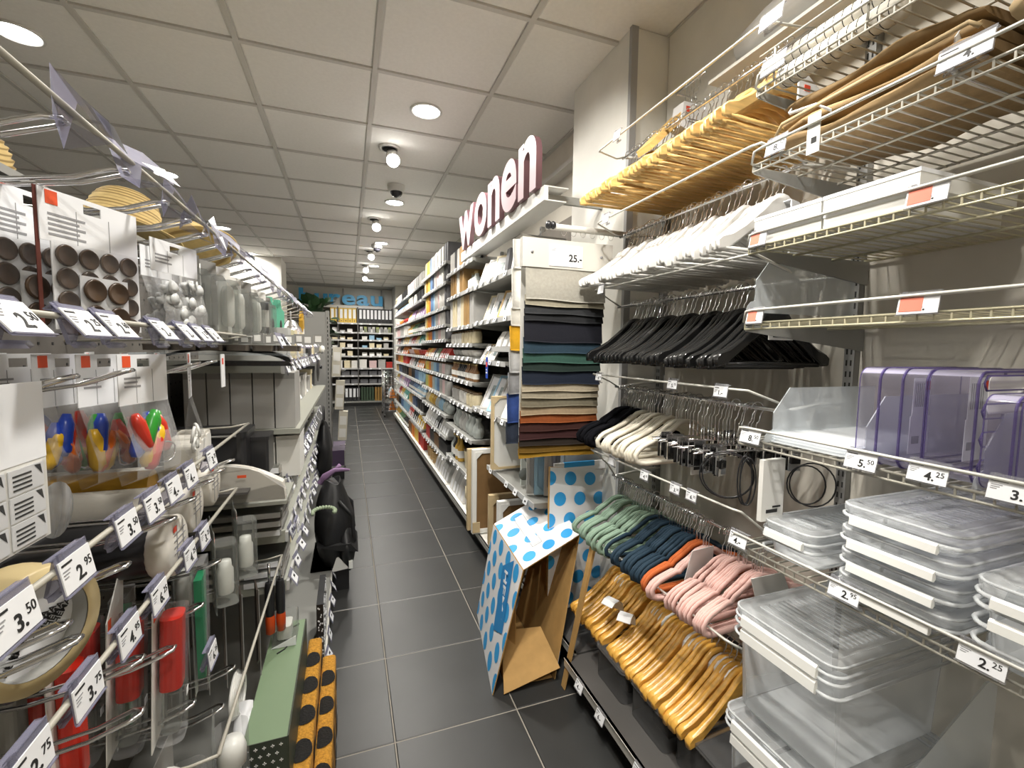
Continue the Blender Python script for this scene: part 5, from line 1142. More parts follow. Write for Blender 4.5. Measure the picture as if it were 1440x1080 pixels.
for i in range(3):
    t = thing('sticker_pack', 'big white sticker sheet pack before the key rings, %s from the front' % ordw(i+1), 'sticker pack', (-.27-.035*i, .485-.006*i, 1.325), (0, 0, -.05), 'white sticker sheet packs')
    MB().box(-.001, -.09, -.07, .0008, .055, 0).build('header_card', M_paper, t); MB().box(-.0008, -.09, -.145-.0, .0003, .055, -.07).build('backing_card', M_paperw, t)
    for r_ in range(3):
        for c in range(3):
            y0 = -.085+.046*c; z0 = -.142+.0235*r_
            MB().box(.0006, y0, z0, .0014, y0+.042, z0+.0215).build('sticker', M_paper, t)
            if i == 0: q = MB(); q.add([(.0016, y0+.030, z0+.0205), (.0016, y0+.040, z0+.010), (.0016, y0+.038, z0+.020)], [(0, 1, 2)]); [q.box(.0014, y0+.004, z0+.003+.004*k, .0018, y0+.026, z0+.0045+.004*k) for k in range(4)]; q.build('sticker_print', M_ink, t)
    p = MB()
    for k in range(7): p.box(.0008, -.08, -.02-.0065*k, .0013, -.03+.01*(k % 3), -.0225-.0065*k)
    p.build('fine_print', M_grey, t)
    MB().quad((.004, -.09, -.145), (.004, .055, -.145), (.002, .055, -.07), (.002, -.09, -.07)).build('clear_film', M_bag, t)
for i in range(4):
    t = pack('ring_pack', 'slim bag of white rings with an orange logo, %s from the front' % ordw(i+1), 'bag', -.285-.05*i, 1.02, 1.345, .062, .20, .085, .2, 'white ring packs', logo=True); clutter(t, .055, -.185, -.15, 5, M_latch, 50+i, 'ring', .014, name='ring')
M_dgreen = mat('dark_green_grey_card', (.05, .075, .065), .45)
for i, (x, y, w_) in enumerate([(-.36, .98, .10), (-.40, 1.10, .09), (-.45, 1.2, .1)]):
    t = thing('tapered_pack', 'dark grey-green tapered pack behind the white rings, %s one' % ordw(i+1), 'packet', (x, y, 1.32), (0, 0, .3), 'dark tapered packs'); MB().prism([(-w_/2, 0), (w_/2, 0), (w_/4, -.13), (-w_/5, -.13)], -.01, .012, 'x').build('carton', M_dgreen, t); MB().box(.012, -.02, -.05, .0127, -.005, -.03).build('logo_block', M_red, t)
t = thing('price_flag_card', 'small upright white card clipped beyond the ring packs', 'card', (-.27, 1.20, 1.335)); MB().box(-.001, -.015, -.07, .001, .015, .005).build('card', M_paper, t); MB().box(.001, -.010, -.018, .0015, .002, -.004).build('logo_block', M_red, t)
# ---- third row: rolls pointing at the aisle
M_gold = mat('gold_foil_film', (.55, .30, .03), .28, .5); M_drum = mat('black_roll_film', (.02, .02, .022), .3); M_cap = mat('off_white_cap', (.74, .71, .64), .45)
def roll(x, y, z, r_, L_, m, label, cap=True, split=False):
    t = thing('film_roll', label, 'roll', (x, y, z), group='rolls lying on the third row hooks'); Q = Matrix.Rotation(-PI/2, 4, 'Y')
    MB().lathe([(r_*.96, 0.004), (r_*.96, L_)], 20, T=Q).build('film', m, t)
    if cap:
        MB().lathe([(r_*.95, .03), (r_*1.04, .026), (r_*1.04, .0), (r_*.9, -.004), (.0001, -.005)], 22, T=Q).build('end_cap', M_cap, t)
        p = MB()
        for k in (-.3, .3): p.box(.0052, r_*k-.0008, -r_*.8, .0058, r_*k+.0008, r_*.8)
        for k in range(4): p.box(.0052, -r_*.55, r_*(.5-.22*k), .0058, r_*.5, r_*(.5-.22*k)+.0016)
        p.box(.0052, -r_*.6, r_*.62, .006, -r_*.35, r_*.8, 1); p.build('cap_print', [M_grey, M_red], t)
roll(-.275, .885, 1.025, .048, .33, M_drum, 'black film roll with a white printed end cap, front one under the third hooks')
roll(-.285, 1.02, 1.045, .046, .32, M_cap, 'cream wrapped roll with a white printed end cap, second one')
roll(-.28, 1.13, 1.06, .046, .32, M_cap, 'cream wrapped roll with a white end cap, third one')
roll(-.36, 1.06, 1.085, .030, .22, M_gold, 'gold foil roll lying behind the 3.50 tickets', cap=False)
roll(-.34, .73, 1.055, .038, .26, M_drum, 'shiny black film roll behind the 2.95 ticket', cap=False)
roll(-.36, .66, .985, .038, .26, M_drum, 'lower shiny black film roll near the camera', cap=False)
for i, (x, y) in enumerate([(-.33, 1.10), (-.34, 1.17), (-.35, 1.24)]):
    t = thing('rounded_case', 'rounded cream plastic case above the rolls, %s one' % ordw(i+1), 'case', (x, y, 1.105), group='cream cases'); MB().prism(rrect(-.025, 0, .025, .055, .012), -.02, .035, 'x').build('shell', M_cap, t); MB().prism(rrect(-.02, .006, .02, .048, .01), .035, .037, 'x').build('face', M_paperw, t)
o = MB().lathe([(.035, 0), (.035, .002), (.0001, .002)], 20, T=Matrix.Rotation(PI/2, 4, 'Y')).build('clear_disc', M_storage, None, (-.35, .72, 1.15)); tagp(o, 'cloudy round disc half hidden behind the key fobs', 'disc')
# ---- tape roll with printed core
t = thing('tape_roll', 'large roll of yellowish masking tape with printed white core, near the camera', 'tape', (-.31, .572, 1.075), (0, 0, -.4)); Q = Matrix.Rotation(PI/2, 4, 'Y')
MB().lathe([(.046, -.022), (.060, -.022), (.061, -.018), (.061, .018), (.060, .022), (.046, .022)], 40, T=Q, caps=False).build('tape_body', mat('masking_tape_yellow', (.66, .53, .28), .4), t)
MB().lathe([(.046, -.021), (.0455, .0), (.046, .021)], 36, T=Q, caps=False).build('core', mat('grey_card_core', (.42, .42, .40), .6), t)
MB().lathe([(.046, .004), (.0001, .005)], 36, T=Q).build('core_card', M_paper, t)
rr = random.Random(4)
for k in range(11):
    a = rr.uniform(0, 2*PI); q = .012+.026*((k % 4)/3.4)
    o = put('core_lettering', text_mesh('HEMA', .0095, .0001, 'CENTER', M_ink, .0002), t, (.0062, q*math.cos(k*2.1), q*math.sin(k*2.1)*1.0-.003), (PI/2+.6, 0, PI/2)); o.rotation_euler = (PI/2, -.9, PI/2)
MB().lathe([(.008, .006), (.008, .0065), (.0001, .0065)], 14, T=Matrix.Translation((0, -.012, .006)) @ Q).build('hanging_hole', M_slot, t)
t = thing('grey_card_pack', 'grey pack with curved edge below the tape roll', 'packet', (-.36, .47, 1.00)); MB().prism([(-.05, .0), (.03, .0), (.04, -.08), (-.05, -.09)], -.004, .004, 'x').build('card', M_greyc, t)
# ---- white carded red capped tubes and neighbours
M_tubered = mat('glossy_red_cap', (.58, .025, .012), .22)
def tube_pack(x, y, z, label, m, rot=0, body=None, group='capped tube packs', h_=.235):
    t = thing('tube_pack', label, 'tube pack', (x, y, z), (0, .04, rot), group)
    MB().prism([(-.034, 0), (.020, 0), (.036, .035), (.036, -.26), (-.034, -.26)][::-1] if False else [(-.036, -h_), (.036, -h_), (.036, .062), (-.036, -.01)], -.001, .0005, 'x').build('backing_card', M_paperw, t)
    MB().box(.0006, -.032, -.024, .0012, -.020, -.008).build('logo_block', M_logo, t)
    MB().prism(rrect(-.019, -.022, .019, .0, .008, 3), 0, 0.001, 'y').build('clasp', m, t) if False else None
    cap = MB(); cap.prism(rrect(.003, -.021, .034, .021, .012, 4), -.148, -.030, 'z').build('cap', m, t)
    MB().prism(rrect(.006, -.017, .031, .017, .010, 4), -h_+.012, -.148, 'z').build('tube', body or M_blis, t)
    MB().prism(rrect(.0, -.026, .038, .026, .013, 4), -h_, -.022, 'z').build('blister', M_bag, t)
    MB().box(.0385, -.006, -.170, .0392, .006, -.158).build('hazard_mark', M_paper, t)
    return t
for i in range(4):
    tube_pack(-.29-.055*i, .845-.004*i, .955, 'red capped glue tube on white card, %s from the front' % ordw(i+1), M_tubered, .1)
for i in range(3):
    t = thing('carded_pack', 'white pointed card pack behind the 4.95 ticket, %s one' % ordw(i+1), 'packet', (-.36-.05*i, .72-.02*i, 1.01), (0, 0, .1), 'white pointed card packs'); MB().prism([(-.03, -.25), (.035, -.25), (.035, .05), (-.03, -.02)], -.001, .0006, 'x').build('card', M_paperw, t); MB().box(.0007, -.026, -.04, .0014, -.012, -.022).build('logo_block', M_logo, t)
    MB().prism(rrect(.0, -.016, .024, .02, .01, 4), -.22, -.07, 'z').build('contents', [M_tubered, M_greyc, M_drum][i], t)
M_grn = mat('deep_green_plastic', (.01, .22, .09), .3)
for i, (x, y) in enumerate([(-.285, .995), (-.37, .90)]):
    t = thing('green_tool_pack', 'green tapered tool in a clear blister, %s one' % ['front', 'rear'][i], 'tool pack', (x, y, .915), (0, 0, .1), 'green tool packs'); MB().prism([(-.02, 0), (.026, 0), (.02, -.1), (-.004, -.20), (-.012, -.20)], .003, .016, 'x').build('tool', M_grn, t); MB().prism([(-.026, .03), (.034, .03), (.028, -.1), (.004, -.23), (-.022, -.23)], -.001, .0, 'x').build('backing', M_blis, t); MB().prism([(-.024, .03), (.032, .03), (.026, -.1), (.002, -.22), (-.02, -.22)], .0, .02, 'x').build('blister', M_bag, t)
for i, (x, y, z) in enumerate([(-.27, 1.07, .965), (-.25, 1.17, .975), (-.34, 1.06, .96)]):
    t = thing('bottle_blister', 'clear blister with a white bottle, %s one by the 4.25 ticket' % ordw(i+1), 'blister pack', (x, y, z), (0, 0, .35), 'white bottle blisters'); MB().prism([(-.03, -.16), (.04, -.16), (.04, .03), (-.03, -.01)], -.001, .0005, 'x').build('backing_card', M_blis, t)
    MB().box(.0006, -.02, -.015, .001, .004, .01).build('header', M_paperw, t); MB().box(.0011, -.018, -.010, .0016, -.008, .0).build('logo_block', M_logo, t)
    MB().lathe([(.015, -.13), (.016, -.125), (.016, -.08), (.013, -.074), (.012, -.06), (.0001, -.059)], 14, (.02, .002, 0)).build('bottle', M_latch, t); MB().prism(rrect(.0, -.024, .042, .03, .012, 4), -.15, -.02, 'z').build('blister', M_blis, t)
# dark hanging blade packs, screwdrivers
M_edge = mat('brown_dark_card', (.07, .055, .045), .5)
for i in range(6):
    t = thing('blade_pack', 'flat dark pack with pale edge hanging low, %s from the wall side' % ordw(i+1), 'packet', (-.42+.036*i, 1.27+.012*i, .72), (0, 0, .25), 'flat dark packs'); MB().prism([(-.035, -.24+.01*i), (.03, -.24), (.035, -.0), (-.03, -.0)], -.002, .002, 'x').build('card', M_edge, t); MB().box(.002, -.035, -.235, .004, -.031, 0).build('edge', M_greyc, t)
for i in range(2):
    t = thing('screwdriver', 'dark screwdriver with orange grip end in the low rack, %s one' % ['inner', 'outer'][i], 'screwdriver', (-.235+.028*i, 1.50+.01*i, .66), (.0, .0, .1), 'orange ended screwdrivers')
    MB().lathe([(.011, -.02), (.014, -.04), (.013, -.10), (.012, -.125)], 12).build('grip', M_drum, t); MB().lathe([(.0125, -.125), (.014, -.14), (.013, -.18), (.006, -.185), (.0001, -.186)], 12).build('grip_end', mat('orange_red_grip', (.60, .07, .01), .35), t); MB().rod((0, 0, -.02), (0, 0, .04), .004, 8).build('shaft', M_chrome, t)
# ---- middle shelf stack of the gondola
M_gshelf = mat('greenish_grey_shelf_lip', (.33, .335, .29), .5)
MS = [(1.30, 'upper'), (.925, 'middle'), (.75, 'lower middle'), (.585, 'lowest')]
for z, nm in MS:
    t = thing('gondola_shelf', '%s shelf of the gondola beyond the hooks, its near end towards the camera' % nm, 'shelf', (-.2, 1.6, z), group='shelves of the gondola')
    MB().box(-.42, 0, -.022, 0, 1.98, -.002).build('board', M_gshelf, t); MB().box(0, 0, -.028, .008, 1.98, .004).build('ticket_strip', M_strip, t); MB().box(-.40, -.012, -.024, .0, 0, .014).build('end_lip', M_gshelf, t)
M_tin = mat('brushed_dark_tin', (.16, .14, .12), .3, .8)
for i in range(6):
    t = thing('flat_tin', 'flat dark metal tin beneath the blister packs, %s along' % ordw(i+1), 'tin', (-.52+.065*i, 1.48+.0*i, 1.345), group='flat tins'); MB().prism(rrect(0, 0, .06, .06, .01), 0, .012, 'z').build('body', M_tin, t); MB().prism(rrect(-.001, -.001, .061, .061, .01), .012, .017, 'z').build('lid', M_tin, t)
tagp(MB().box(-.55, 1.45, 1.333, -.12, 1.60, 1.338).build('small_glass_shelf', M_divider), 'thin clear ledge carrying the flat tins', 'shelf')
for i in range(14):
    o = MB().box(0, 0, 0, .035, .012, .032).box(.008, -.001, .006, .027, .0, .026, 1).build('small_carton', [M_greyc, M_paperw]); o.location = (-.50+.03*i, 1.62+.03*(i % 3), 1.365+.004*(i % 2)); tagp(o, 'tiny grey carton above the tins, %s along' % ordw(i+1), 'carton', 'tiny grey cartons')
t = thing('scrubbing_kit', 'black arched tool in a long clear pack on the upper shelf', 'tool', (-.50, 1.52, 1.30))
MB().prism([(0, 0), (.335, 0), (.335, .03), (.30, .045), (0, .045)], 0, .05, 'y').build('clear_pack', M_bag, t)
MB().tube([(.16+.17*math.cos(PI-PI*k/12), .025, .010+.040*math.sin(PI*k/12)) for k in range(2, 13)], [.004]*4+[.008]*7, 7).prism([(.02, 0), (.34, 0), (.33, .014), (.12, .016)], .005, .045, 'y').build('arched_body', M_drum, t)
for i in range(5):
    x = -.47+.062*i; t = thing('tall_carton', 'pale grey carton standing in the row below the arched tool, %s from the wall side' % ordw(i+1), 'carton', (x, 1.62, 1.095), group='tall pale cartons')
    MB().box(0, 0, 0, .058, .16, .18).build('body', mat('pale_grey_carton', (.40, .39, .37), .55), t); MB().box(-.0, -.0006, .16, .058, 0, .178).build('print_band', M_greyc, t)
tagp(MB().box(-.6, 1.6, 1.078, -.15, 3.4, 1.094).build('shelf_board', M_gshelf), 'narrow shelf under the pale grey cartons', 'shelf')
for i in range(4):
    x = -.45+.075*i; t = thing('low_carton', 'white carton with lid on the middle shelf, %s from the wall side' % ordw(i+1), 'carton', (x, 1.64, .93), group='low white cartons'); MB().box(0, 0, 0, .07, .15, .12).build('body', M_paperw, t); MB().box(-.001, -.001, .115, .071, .151, .135).build('lid', M_greyc if i < 3 else M_paperw, t)
t = thing('black_case', 'glossy black plastic case behind the third row hooks', 'case', (-.46, 1.36, 1.03)); MB().prism(rrect(0, 0, .20, .14, .02), 0, .085, 'z').build('body', M_drum, t); MB().prism(rrect(-.003, -.003, .203, .143, .022), .085, .10, 'z').build('lid', M_drum, t); MB().rod((.02, -.004, .092), (.18, -.004, .092), .003, 6).build('rim', M_up, t)
t = thing('black_case', 'smaller black case beside the big glossy one', 'case', (-.275, 1.42, 1.03)); MB().prism(rrect(0, 0, .06, .10, .008), -.03, .065, 'z').build('body', M_drum, t); MB().prism(rrect(-.002, -.002, .062, .102, .01), .065, .075, 'z').build('lid', M_drum, t)
t = thing('black_canister', 'black ribbed canister behind the white ring packs', 'canister', (-.43, 1.27, 1.04)); MB().lathe([(.04, 0), (.042, .01), (.042, .10), (.036, .11), (.034, .15), (.0001, .152)], 18).build('body', M_drum, t); MB().lathe([(.043, .10), (.044, .108), (.040, .112)], 18).build('collar', M_black, t)
tagp(MB().box(-.6, 1.26, .99, -.24, 1.58, .996).build('shelf_board', M_shelfd), 'dark shelf carrying the black cases', 'shelf')
t = thing('arched_pack', 'large arched white pack with red logo in clear wrap', 'packet', (-.385, 1.30, .958), (0, 0, .0)); MB().prism([(0, 0)]+[(.22*k/12, .055+.050*math.sin(PI*(.12+.80*k/12))-.022*k/12) for k in range(13)]+[(.225, 0)], 0, .03, 'y').build('white_body', M_cap, t)
MB().prism([(0, 0), (.23, 0), (.23, .03), (.16, .088), (.08, .105), (0, .075)], -.02, .0, 'y').build('clear_wrap', M_bag, t); MB().box(.12, -.0215, .070, .14, -.0205, .077).build('logo_block', M_logo, t)
tagp(MB().box(-.6, 1.40, .912, -.17, 1.59, .922).build('shelf_board', M_gshelf), 'greenish shelf edge under the arched white pack', 'shelf')
M_flat = mat('taupe_pack_face', (.33, .315, .285), .3)
for j, (z, n) in enumerate([(.752, 3), (.588, 3), (.927, 2)]):
    for i in range(n):
        t = thing('wide_pack', 'wide flat clear pack on the %s gondola shelf, %s from the bottom' % (['lower middle', 'lowest', 'middle'][j], ordw(i+1)), 'packet', (-.57, 1.585+.01*i, z+.026*i), (0, .0, 0), 'wide flat packs'); MB().box(0, 0, 0, .36, .20, .018).build('tray', M_flat if i % 2 else M_greyc, t); MB().box(.005, -.004, .018, .355, .19, .023).build('clear_cover', M_blis, t); MB().box(.25, -.005, .001, .356, -.0, .018).build('label', M_paper, t)
# ticket clusters at the shelf noses
cnt = 0
for z, y0, n in [(1.385, 1.5, 13), (1.30, 1.65, 13), (.925, 1.65, 14), (.93, 2.1, 6), (.75, 1.65, 12), (.585, 1.65, 12), (.12, 1.62, 12)]:
    for i in range(n):
        y = y0+.14*i; cnt += 1
        if y > 3.5: break
        xx = -.192 if z > .2 else -.095
        o = MB().box(0, -.032, -.040, .0012, .032, .010).box(.0012, -.024, -.034, .0020, .024, -.003, 1).box(.002, -.004, -.019, .0024, .012, -.010, 2).build('price_ticket', [M_holder, M_paper, M_ink], None, (xx, y, z+.005)) if cnt == 1 else None
        if o: TKL = o
        else: o = TKL.copy(); COL.objects.link(o); o.location = (xx, y, z+.005)
        o.rotation_euler = (0, math.radians(-25+R.uniform(-10, 10)), R.uniform(-.15, .15))
        tagp(o, 'small lilac backed ticket, %s along the %s gondola shelf edge' % (ordw(i+1), {1.385: 'topmost', 1.30: 'upper', .925: 'middle', .93: 'middle outer', .75: 'lower middle', .585: 'lowest', .12: 'base'}[z]), 'price tag', 'small gondola tickets')
lt(1.62, '2.-', '', .785, 'bigger white 2.- ticket sticking out at the gondola shelf nose', -5, .06, x=-.165)
# mixed goods seen past the near shelf ends
GC = [K['wh'], K['gr'], K['cr'], K['bk'], K['sv'], K['dg']]
for j, (z, wn) in enumerate([(1.095, 'carton'), (.752, 'lower middle'), (.588, 'lowest'), (.927, 'middle'), (1.302, 'upper')]):
    y = 1.86; i = 0
    while y < 3.45:
        c = R.choice(GC); d = R.choice([(.25, .11, .12), (.25, .14, .09), (.22, .09, .13)]); i += 1
        prod('box' if i % 3 else 'packet', c, d, (-.222, y, z), (0, 0, PI), '%s pack on the %s gondola shelf, %s from its near end' % (cname(c), wn, ordw(i)), 'box', 'packs on the gondola shelves'); y += d[1]+.02
t = thing('perforated_ladle', 'white perforated round head poking out at the gondola end', 'ladle', (-.17, 3.45, 1.34)); MB().lathe([(.0001, -.02), (.022, -.012), (.03, 0), (.022, .014), (.0001, .02)], 14, T=Matrix.Rotation(PI/2, 4, 'Y')).build('head', M_latch, t); MB().rod((0, 0, -.01), (-.12, -.1, -.07), .004, 6).build('handle', M_chrome, t)
for k in range(7): MB().lathe([(.003, 0), (.003, .002), (.0001, .002)], 8, T=Matrix.Translation((.012, .014*math.cos(k), .014*math.sin(k))) @ Matrix.Rotation(PI/2, 4, 'Y')).build('hole', M_slot, t)
t = thing('dark_pan', 'dark hanging pan lid at the gondola end', 'pan', (-.20, 3.40, 1.22)); MB().lathe([(.10, 0), (.098, .006), (.05, .014), (.0001, .016)], 20, T=Matrix.Rotation(PI/2, 4, 'Y')).build('disc', mat('dark_grey_pan', (.08, .08, .08), .3, .5), t); MB().lathe([(.012, .014), (.014, .03), (.0001, .032)], 10, T=Matrix.Rotation(PI/2, 4, 'Y')).build('knob', M_black, t)
# lower right corner of the gondola
t = thing('green_flat_box', 'large flat sage green carton with dark cross pattern on its front, lying low', 'carton', (-.245, 1.14, .125), (0, 0, .0))
M_sgbox = mat('sage_green_carton', (.19, .27, .16), .55); M_dkbox = mat('dark_olive_carton', (.045, .055, .035), .5)
MB().box(0, 0, 0, .095, .50, .30).build('body', M_sgbox, t); MB().box(-.001, -.002, .0, .096, -.0, .30).build('front_panel', M_dkbox, t); MB().box(.095, 0, 0, .099, .50, .30).build('side_edge', M_dkbox, t)
cr = MB()
for r_ in range(11):
    for c in range(5):
        x = .010+.018*c+(.009 if r_ % 2 else 0); z = .285-.020*r_
        if x < .09: cr.box(x-.004, -.003, z-.001, x+.004, -.002, z+.001).box(x-.001, -.003, z-.004, x+.001, -.002, z+.004)
cr.build('cross_print', M_paperw, t, kind='stuff')
MB().tube([(.03+.02*math.sin(k*.9)+.004*k, .33+.018*k, .3015) for k in range(9)], .0022, 5).build('snake_print', M_ink, t)
t = thing('wall_socket_pack', 'stacked clear packs with white plugs on the green carton', 'packet', (-.235, 1.50, .427)); MB().prism(rrect(0, 0, .07, .10, .01), 0, .07, 'z').build('clear_pack', M_blis, t); MB().prism([(0, 0), (.07, 0), (.07, .03)], -.003, -.001, 'y').build('card', M_paper, t); MB().prism(rrect(.012, .02, .055, .08, .012), .01, .05, 'z').build('plug', M_latch, t)
t = thing('white_extension_cord', 'white cable reel with long white sleeve lying against the green carton', 'cable', (-.285, 1.16, .46), (0, 0, 0))
for q in range(4): MB().tube([(.0+.004*q, .12+(.06-.004*q)*math.cos(a*PI/10), .0+(.05-.002*q)*math.sin(a*PI/10)) for a in range(20)], .0045, 6, True).build('coil', M_latch, t)
MB().tube([(.02, .12, -.03), (.03, .02, -.08), (.03, -.06, -.13)], [.02, .024, .02], 10, ry=.012).build('sleeve', M_paper, t)
for i, (x, y, z) in enumerate([(-.26, .985, .60), (-.32, .93, .58)]):
    t = thing('lamp_blister', 'clear blister with a white lamp bulb socket, %s one' % ['front', 'rear'][i], 'blister pack', (x, y, z), (0, 0, .2), 'lamp socket blisters'); MB().lathe([(.0001, -.03), (.02, -.032), (.026, -.05), (.026, -.08), (.012, -.09), (.009, -.12), (.0001, -.122)], 16, (.03, 0, 0)).build('socket', M_latch, t); MB().prism([(-.045, -.16), (.045, -.16), (.045, .0), (.01, .04), (-.045, -.0)], -.001, .0005, 'x').build('card', M_blis, t); MB().prism(rrect(.0, -.036, .06, .036, .02), -.15, -.012, 'z').build('blister', M_bag, t)
t = thing('blue_capped_bottle', 'bottle with a blue ribbed screw cap at the lower edge', 'bottle', (-.225, 1.045, .127)); MB().lathe([(.045, 0), (.046, .01), (.046, .18), (.025, .215), (.023, .25)], 20).build('body', M_storage, t); MB().lathe([(.031, .245), (.032, .25), (.032, .295), (.028, .30), (.0001, .30)], 20).build('cap', mat('royal_blue_cap', (.01, .03, .28), .35), t)
t = thing('white_disc_pack', 'white coiled item in a clear pack low behind the tubes', 'packet', (-.30, .86, .60)); MB().lathe([(.035, 0), (.04, .006), (.035, .02), (.02, .026), (.0001, .027)], 18, T=Matrix.Rotation(.9, 4, 'Y')).build('disc', M_latch, t); MB().prism([(-.05, -.06), (.05, -.06), (.05, .08), (-.05, .08)], -.004, -.002, 'x').build('card', M_greyc, t)
# coir mats
M_coir = mat('ochre_coir', (.52, .25, .03), 1.0, noise=.35, nscale=160, bump=1.0); M_coirb = mat('black_coir', (.012, .011, .01), 1.0, noise=.3, nscale=160, bump=1.0)
for i, (x, y0, y1, h_) in enumerate([(-.150, 1.06, 1.74, .285), (-.102, 1.02, 1.70, .235)]):
    t = thing('coir_mat', 'ochre coir doormat with black dots leaning on edge, %s one' % ['rear taller', 'front lower'][i], 'doormat', (x, y0, .001), (0, 0, 0), 'dotted coir mats')
    pr = rrect(0, 0, .046, h_, .012, 4); MB().prism(pr, 0, y1-y0, 'y', smooth=True).build('pile', M_coir, t)
    n = len(pr)
    # perimeter walk for the dots: outer face then over the top
    path = [(.0465, z) for z in [(h_-.012)*k/12 for k in range(0, 12)]]+[(.034+.0125*math.cos(a), h_-.012+.0125*math.sin(a)) for a in [PI/2*k/4 for k in range(5)]]+[(.012, h_+.0006), (.002, h_-.004)]
    cum = [0]
    for a, b in zip(path, path[1:]): cum.append(cum[-1]+math.hypot(b[0]-a[0], b[1]-a[1]))
    def at(s):
        s = max(0, min(cum[-1]-1e-6, s))
        for k in range(len(cum)-1):
            if cum[k+1] >= s: f_ = (s-cum[k])/(cum[k+1]-cum[k]+1e-9); return (path[k][0]+(path[k+1][0]-path[k][0])*f_, path[k][1]+(path[k+1][1]-path[k][1])*f_)
    for a in range(6):
        for bb in range(4):
            yc = .06+.125*a+(.06 if bb % 2 else 0); sc = cum[-1]-.015-.085*bb
            if yc > y1-y0-.03 or sc < 0: continue
            d = MB(); vs = []; NR = 8; NK = 18
            for r_ in range(NR+1):
                for k in range(NK):
                    q = 2*PI*k/NK; u = at(sc+.030*r_/NR*math.sin(q)); vs.append((u[0]+.0022, min(y1-y0, max(0, yc+.038*r_/NR*math.cos(q))), u[1]+.002))
            d.add(vs, [(r_*NK+k, r_*NK+(k+1) % NK, (r_+1)*NK+(k+1) % NK, (r_+1)*NK+k) for r_ in range(NR) for k in range(NK)]); d.build('dot', M_coirb, t)
t = thing('speckled_pack', 'black and white speckled pack standing by the gondola base', 'packet', (-.13, 1.86, .127)); MB().box(0, 0, 0, .025, .25, .22).build('body', M_black, t); q = MB(); rr = random.Random(8)
for k in range(150): y = rr.uniform(.005, .24); z = rr.uniform(.005, .215); q.box(.025, y, z, .026, y+.006, z+.006)
for k in range(30): x = rr.uniform(.002, .02); z = rr.uniform(.005, .21); q.box(x, -.001, z, x+.004, 0, z+.006)
q.build('speckles', M_paper, t, kind='stuff')
# ---- straw hats on top
M_straw = banded('golden_straw', (.66, .49, .21), (.30, .20, .07), 28)
def hat(x, y, z, rx, ry, label, s=1.0, brim=.15):
    t = thing('straw_hat', label, 'hat', (x, y, z), (rx, ry, 0), 'straw hats'); cr_ = MB(); K_ = 12
    prof = []
    for k in range(12):
        a = PI/2*k/11; r0 = .088*math.cos(a)**.7 if k < 11 else .0001; z0 = .105*math.sin(a); prof.append((r0, z0)); 
    p2 = []
    for k in range(22):
        a = PI/2*min(1, k/21); r0 = max(.0001, .088*max(0, math.cos(a))**.6); z0 = .105*math.sin(a); d = .0045 if k % 2 else 0; p2.append((r0+d, z0+d))
    MB().lathe([(r_*s, z_*s) for r_, z_ in p2], 30).build('crown', M_straw, t)
    p3 = []
    for k in range(12):
        u = k/11; p3.append(((.088+(brim-.088)*u)*s+(.0015 if k % 2 else 0), (-.012*u+.004*math.sin(u*6)+(.0015 if k % 2 else 0))*s))
    p3 += [(brim*s, -.016), (.088*s, -.004)]
    MB().lathe(p3, 36).build('brim', M_straw, t)
hat(-.78, 1.33, 1.72, .25, .3, 'straw hat with plain crown lying on the gondola top')
hat(-.72, 1.95, 1.76, -.15, .15, 'straw hat with domed ribbed crown above the button packs', 1.15)
hat(-.66, 2.45, 1.79, -.35, -.35, 'straw hat tilted so that its wide brim shows beneath', 1.1, .17)
hat(-.82, 1.12, 1.78, .5, .5, 'straw hat stacked in front of the others')
for i, y in enumerate([1.33, 1.12, 1.95, 2.45]):
    tagp(MB().rod((-.78 if i < 2 else -.7, y, 1.67), (-.78 if i < 2 else -.7, y, 1.80), .01, 8).lathe([(.05, 1.67), (.05, 1.674), (.0001, 1.675)], 14, (-.78 if i < 2 else -.7, y, 0)).build('hat_stand', M_up), 'short grey stand under a straw hat, %s from the near end' % ['second', 'first', 'third', 'fourth'][i], 'hat stand', 'hat stands')
# ---- black bags at the gondola end
M_nyl = mat('black_nylon', (.012, .012, .013), .55, noise=.3, nscale=10, bump=.4)
def bagmesh(w_, d, h_, seed, n=20, m=14, top=.35):
    b = MB(); rr = random.Random(seed); vs = []; ph_ = [rr.uniform(0, 6) for _ in range(6)]
    for j in range(m+1):
        v = j/m; s = math.sin(PI*min(1, .12+v*.78))**.5*(1 if v < .6 else 1-(v-.6)*top*2)
        for k in range(n):
            a = 2*PI*k/n; f_ = 1+.07*math.sin(3*a+ph_[0]+v*5)+.05*math.sin(7*a+ph_[1]-v*9)
            vs.append((d/2*s*f_*math.cos(a), w_/2*s*f_*math.sin(a), h_*v+.012*math.sin(2*a+ph_[2])*v))
    b.add(vs, [(j*n+k, j*n+(k+1) % n, (j+1)*n+(k+1) % n, (j+1)*n+k) for j in range(m) for k in range(n)], 0, True); b.add(vs[:n]+vs[-n:], [tuple(range(n))[::-1], tuple(range(n, 2*n))]); return b
t = thing('black_backpack', 'black backpack hanging low at the gondola end over the aisle', 'backpack', (-.09, 2.74, .128)); bagmesh(.36, .21, .47, 2).build('body', M_nyl, t)
bagmesh(.22, .10, .2, 5).build('front_pocket', M_nyl, t, (.07, -.08, .02)); MB().tube([(.03, -.12, .38), (.10, -.14, .30), (.11, -.12, .15), (.05, -.13, .04)], .012, 6, ry=.004).tube([(.03, .1, .38), (.1, .1, .3), (.11, .1, .15), (.05, .1, .04)], .012, 6, ry=.004).build('strap', M_nyl, t)
MB().prism([(-.08, 0), (.09, .0), (.13, -.05), (.02, -.03)], -.19, .1, 'y').build('flap', M_nyl, t, (0, 0, .16)); MB().box(.08, -.19, .02, .10, -.17, .06).build('buckle', M_latch, t)
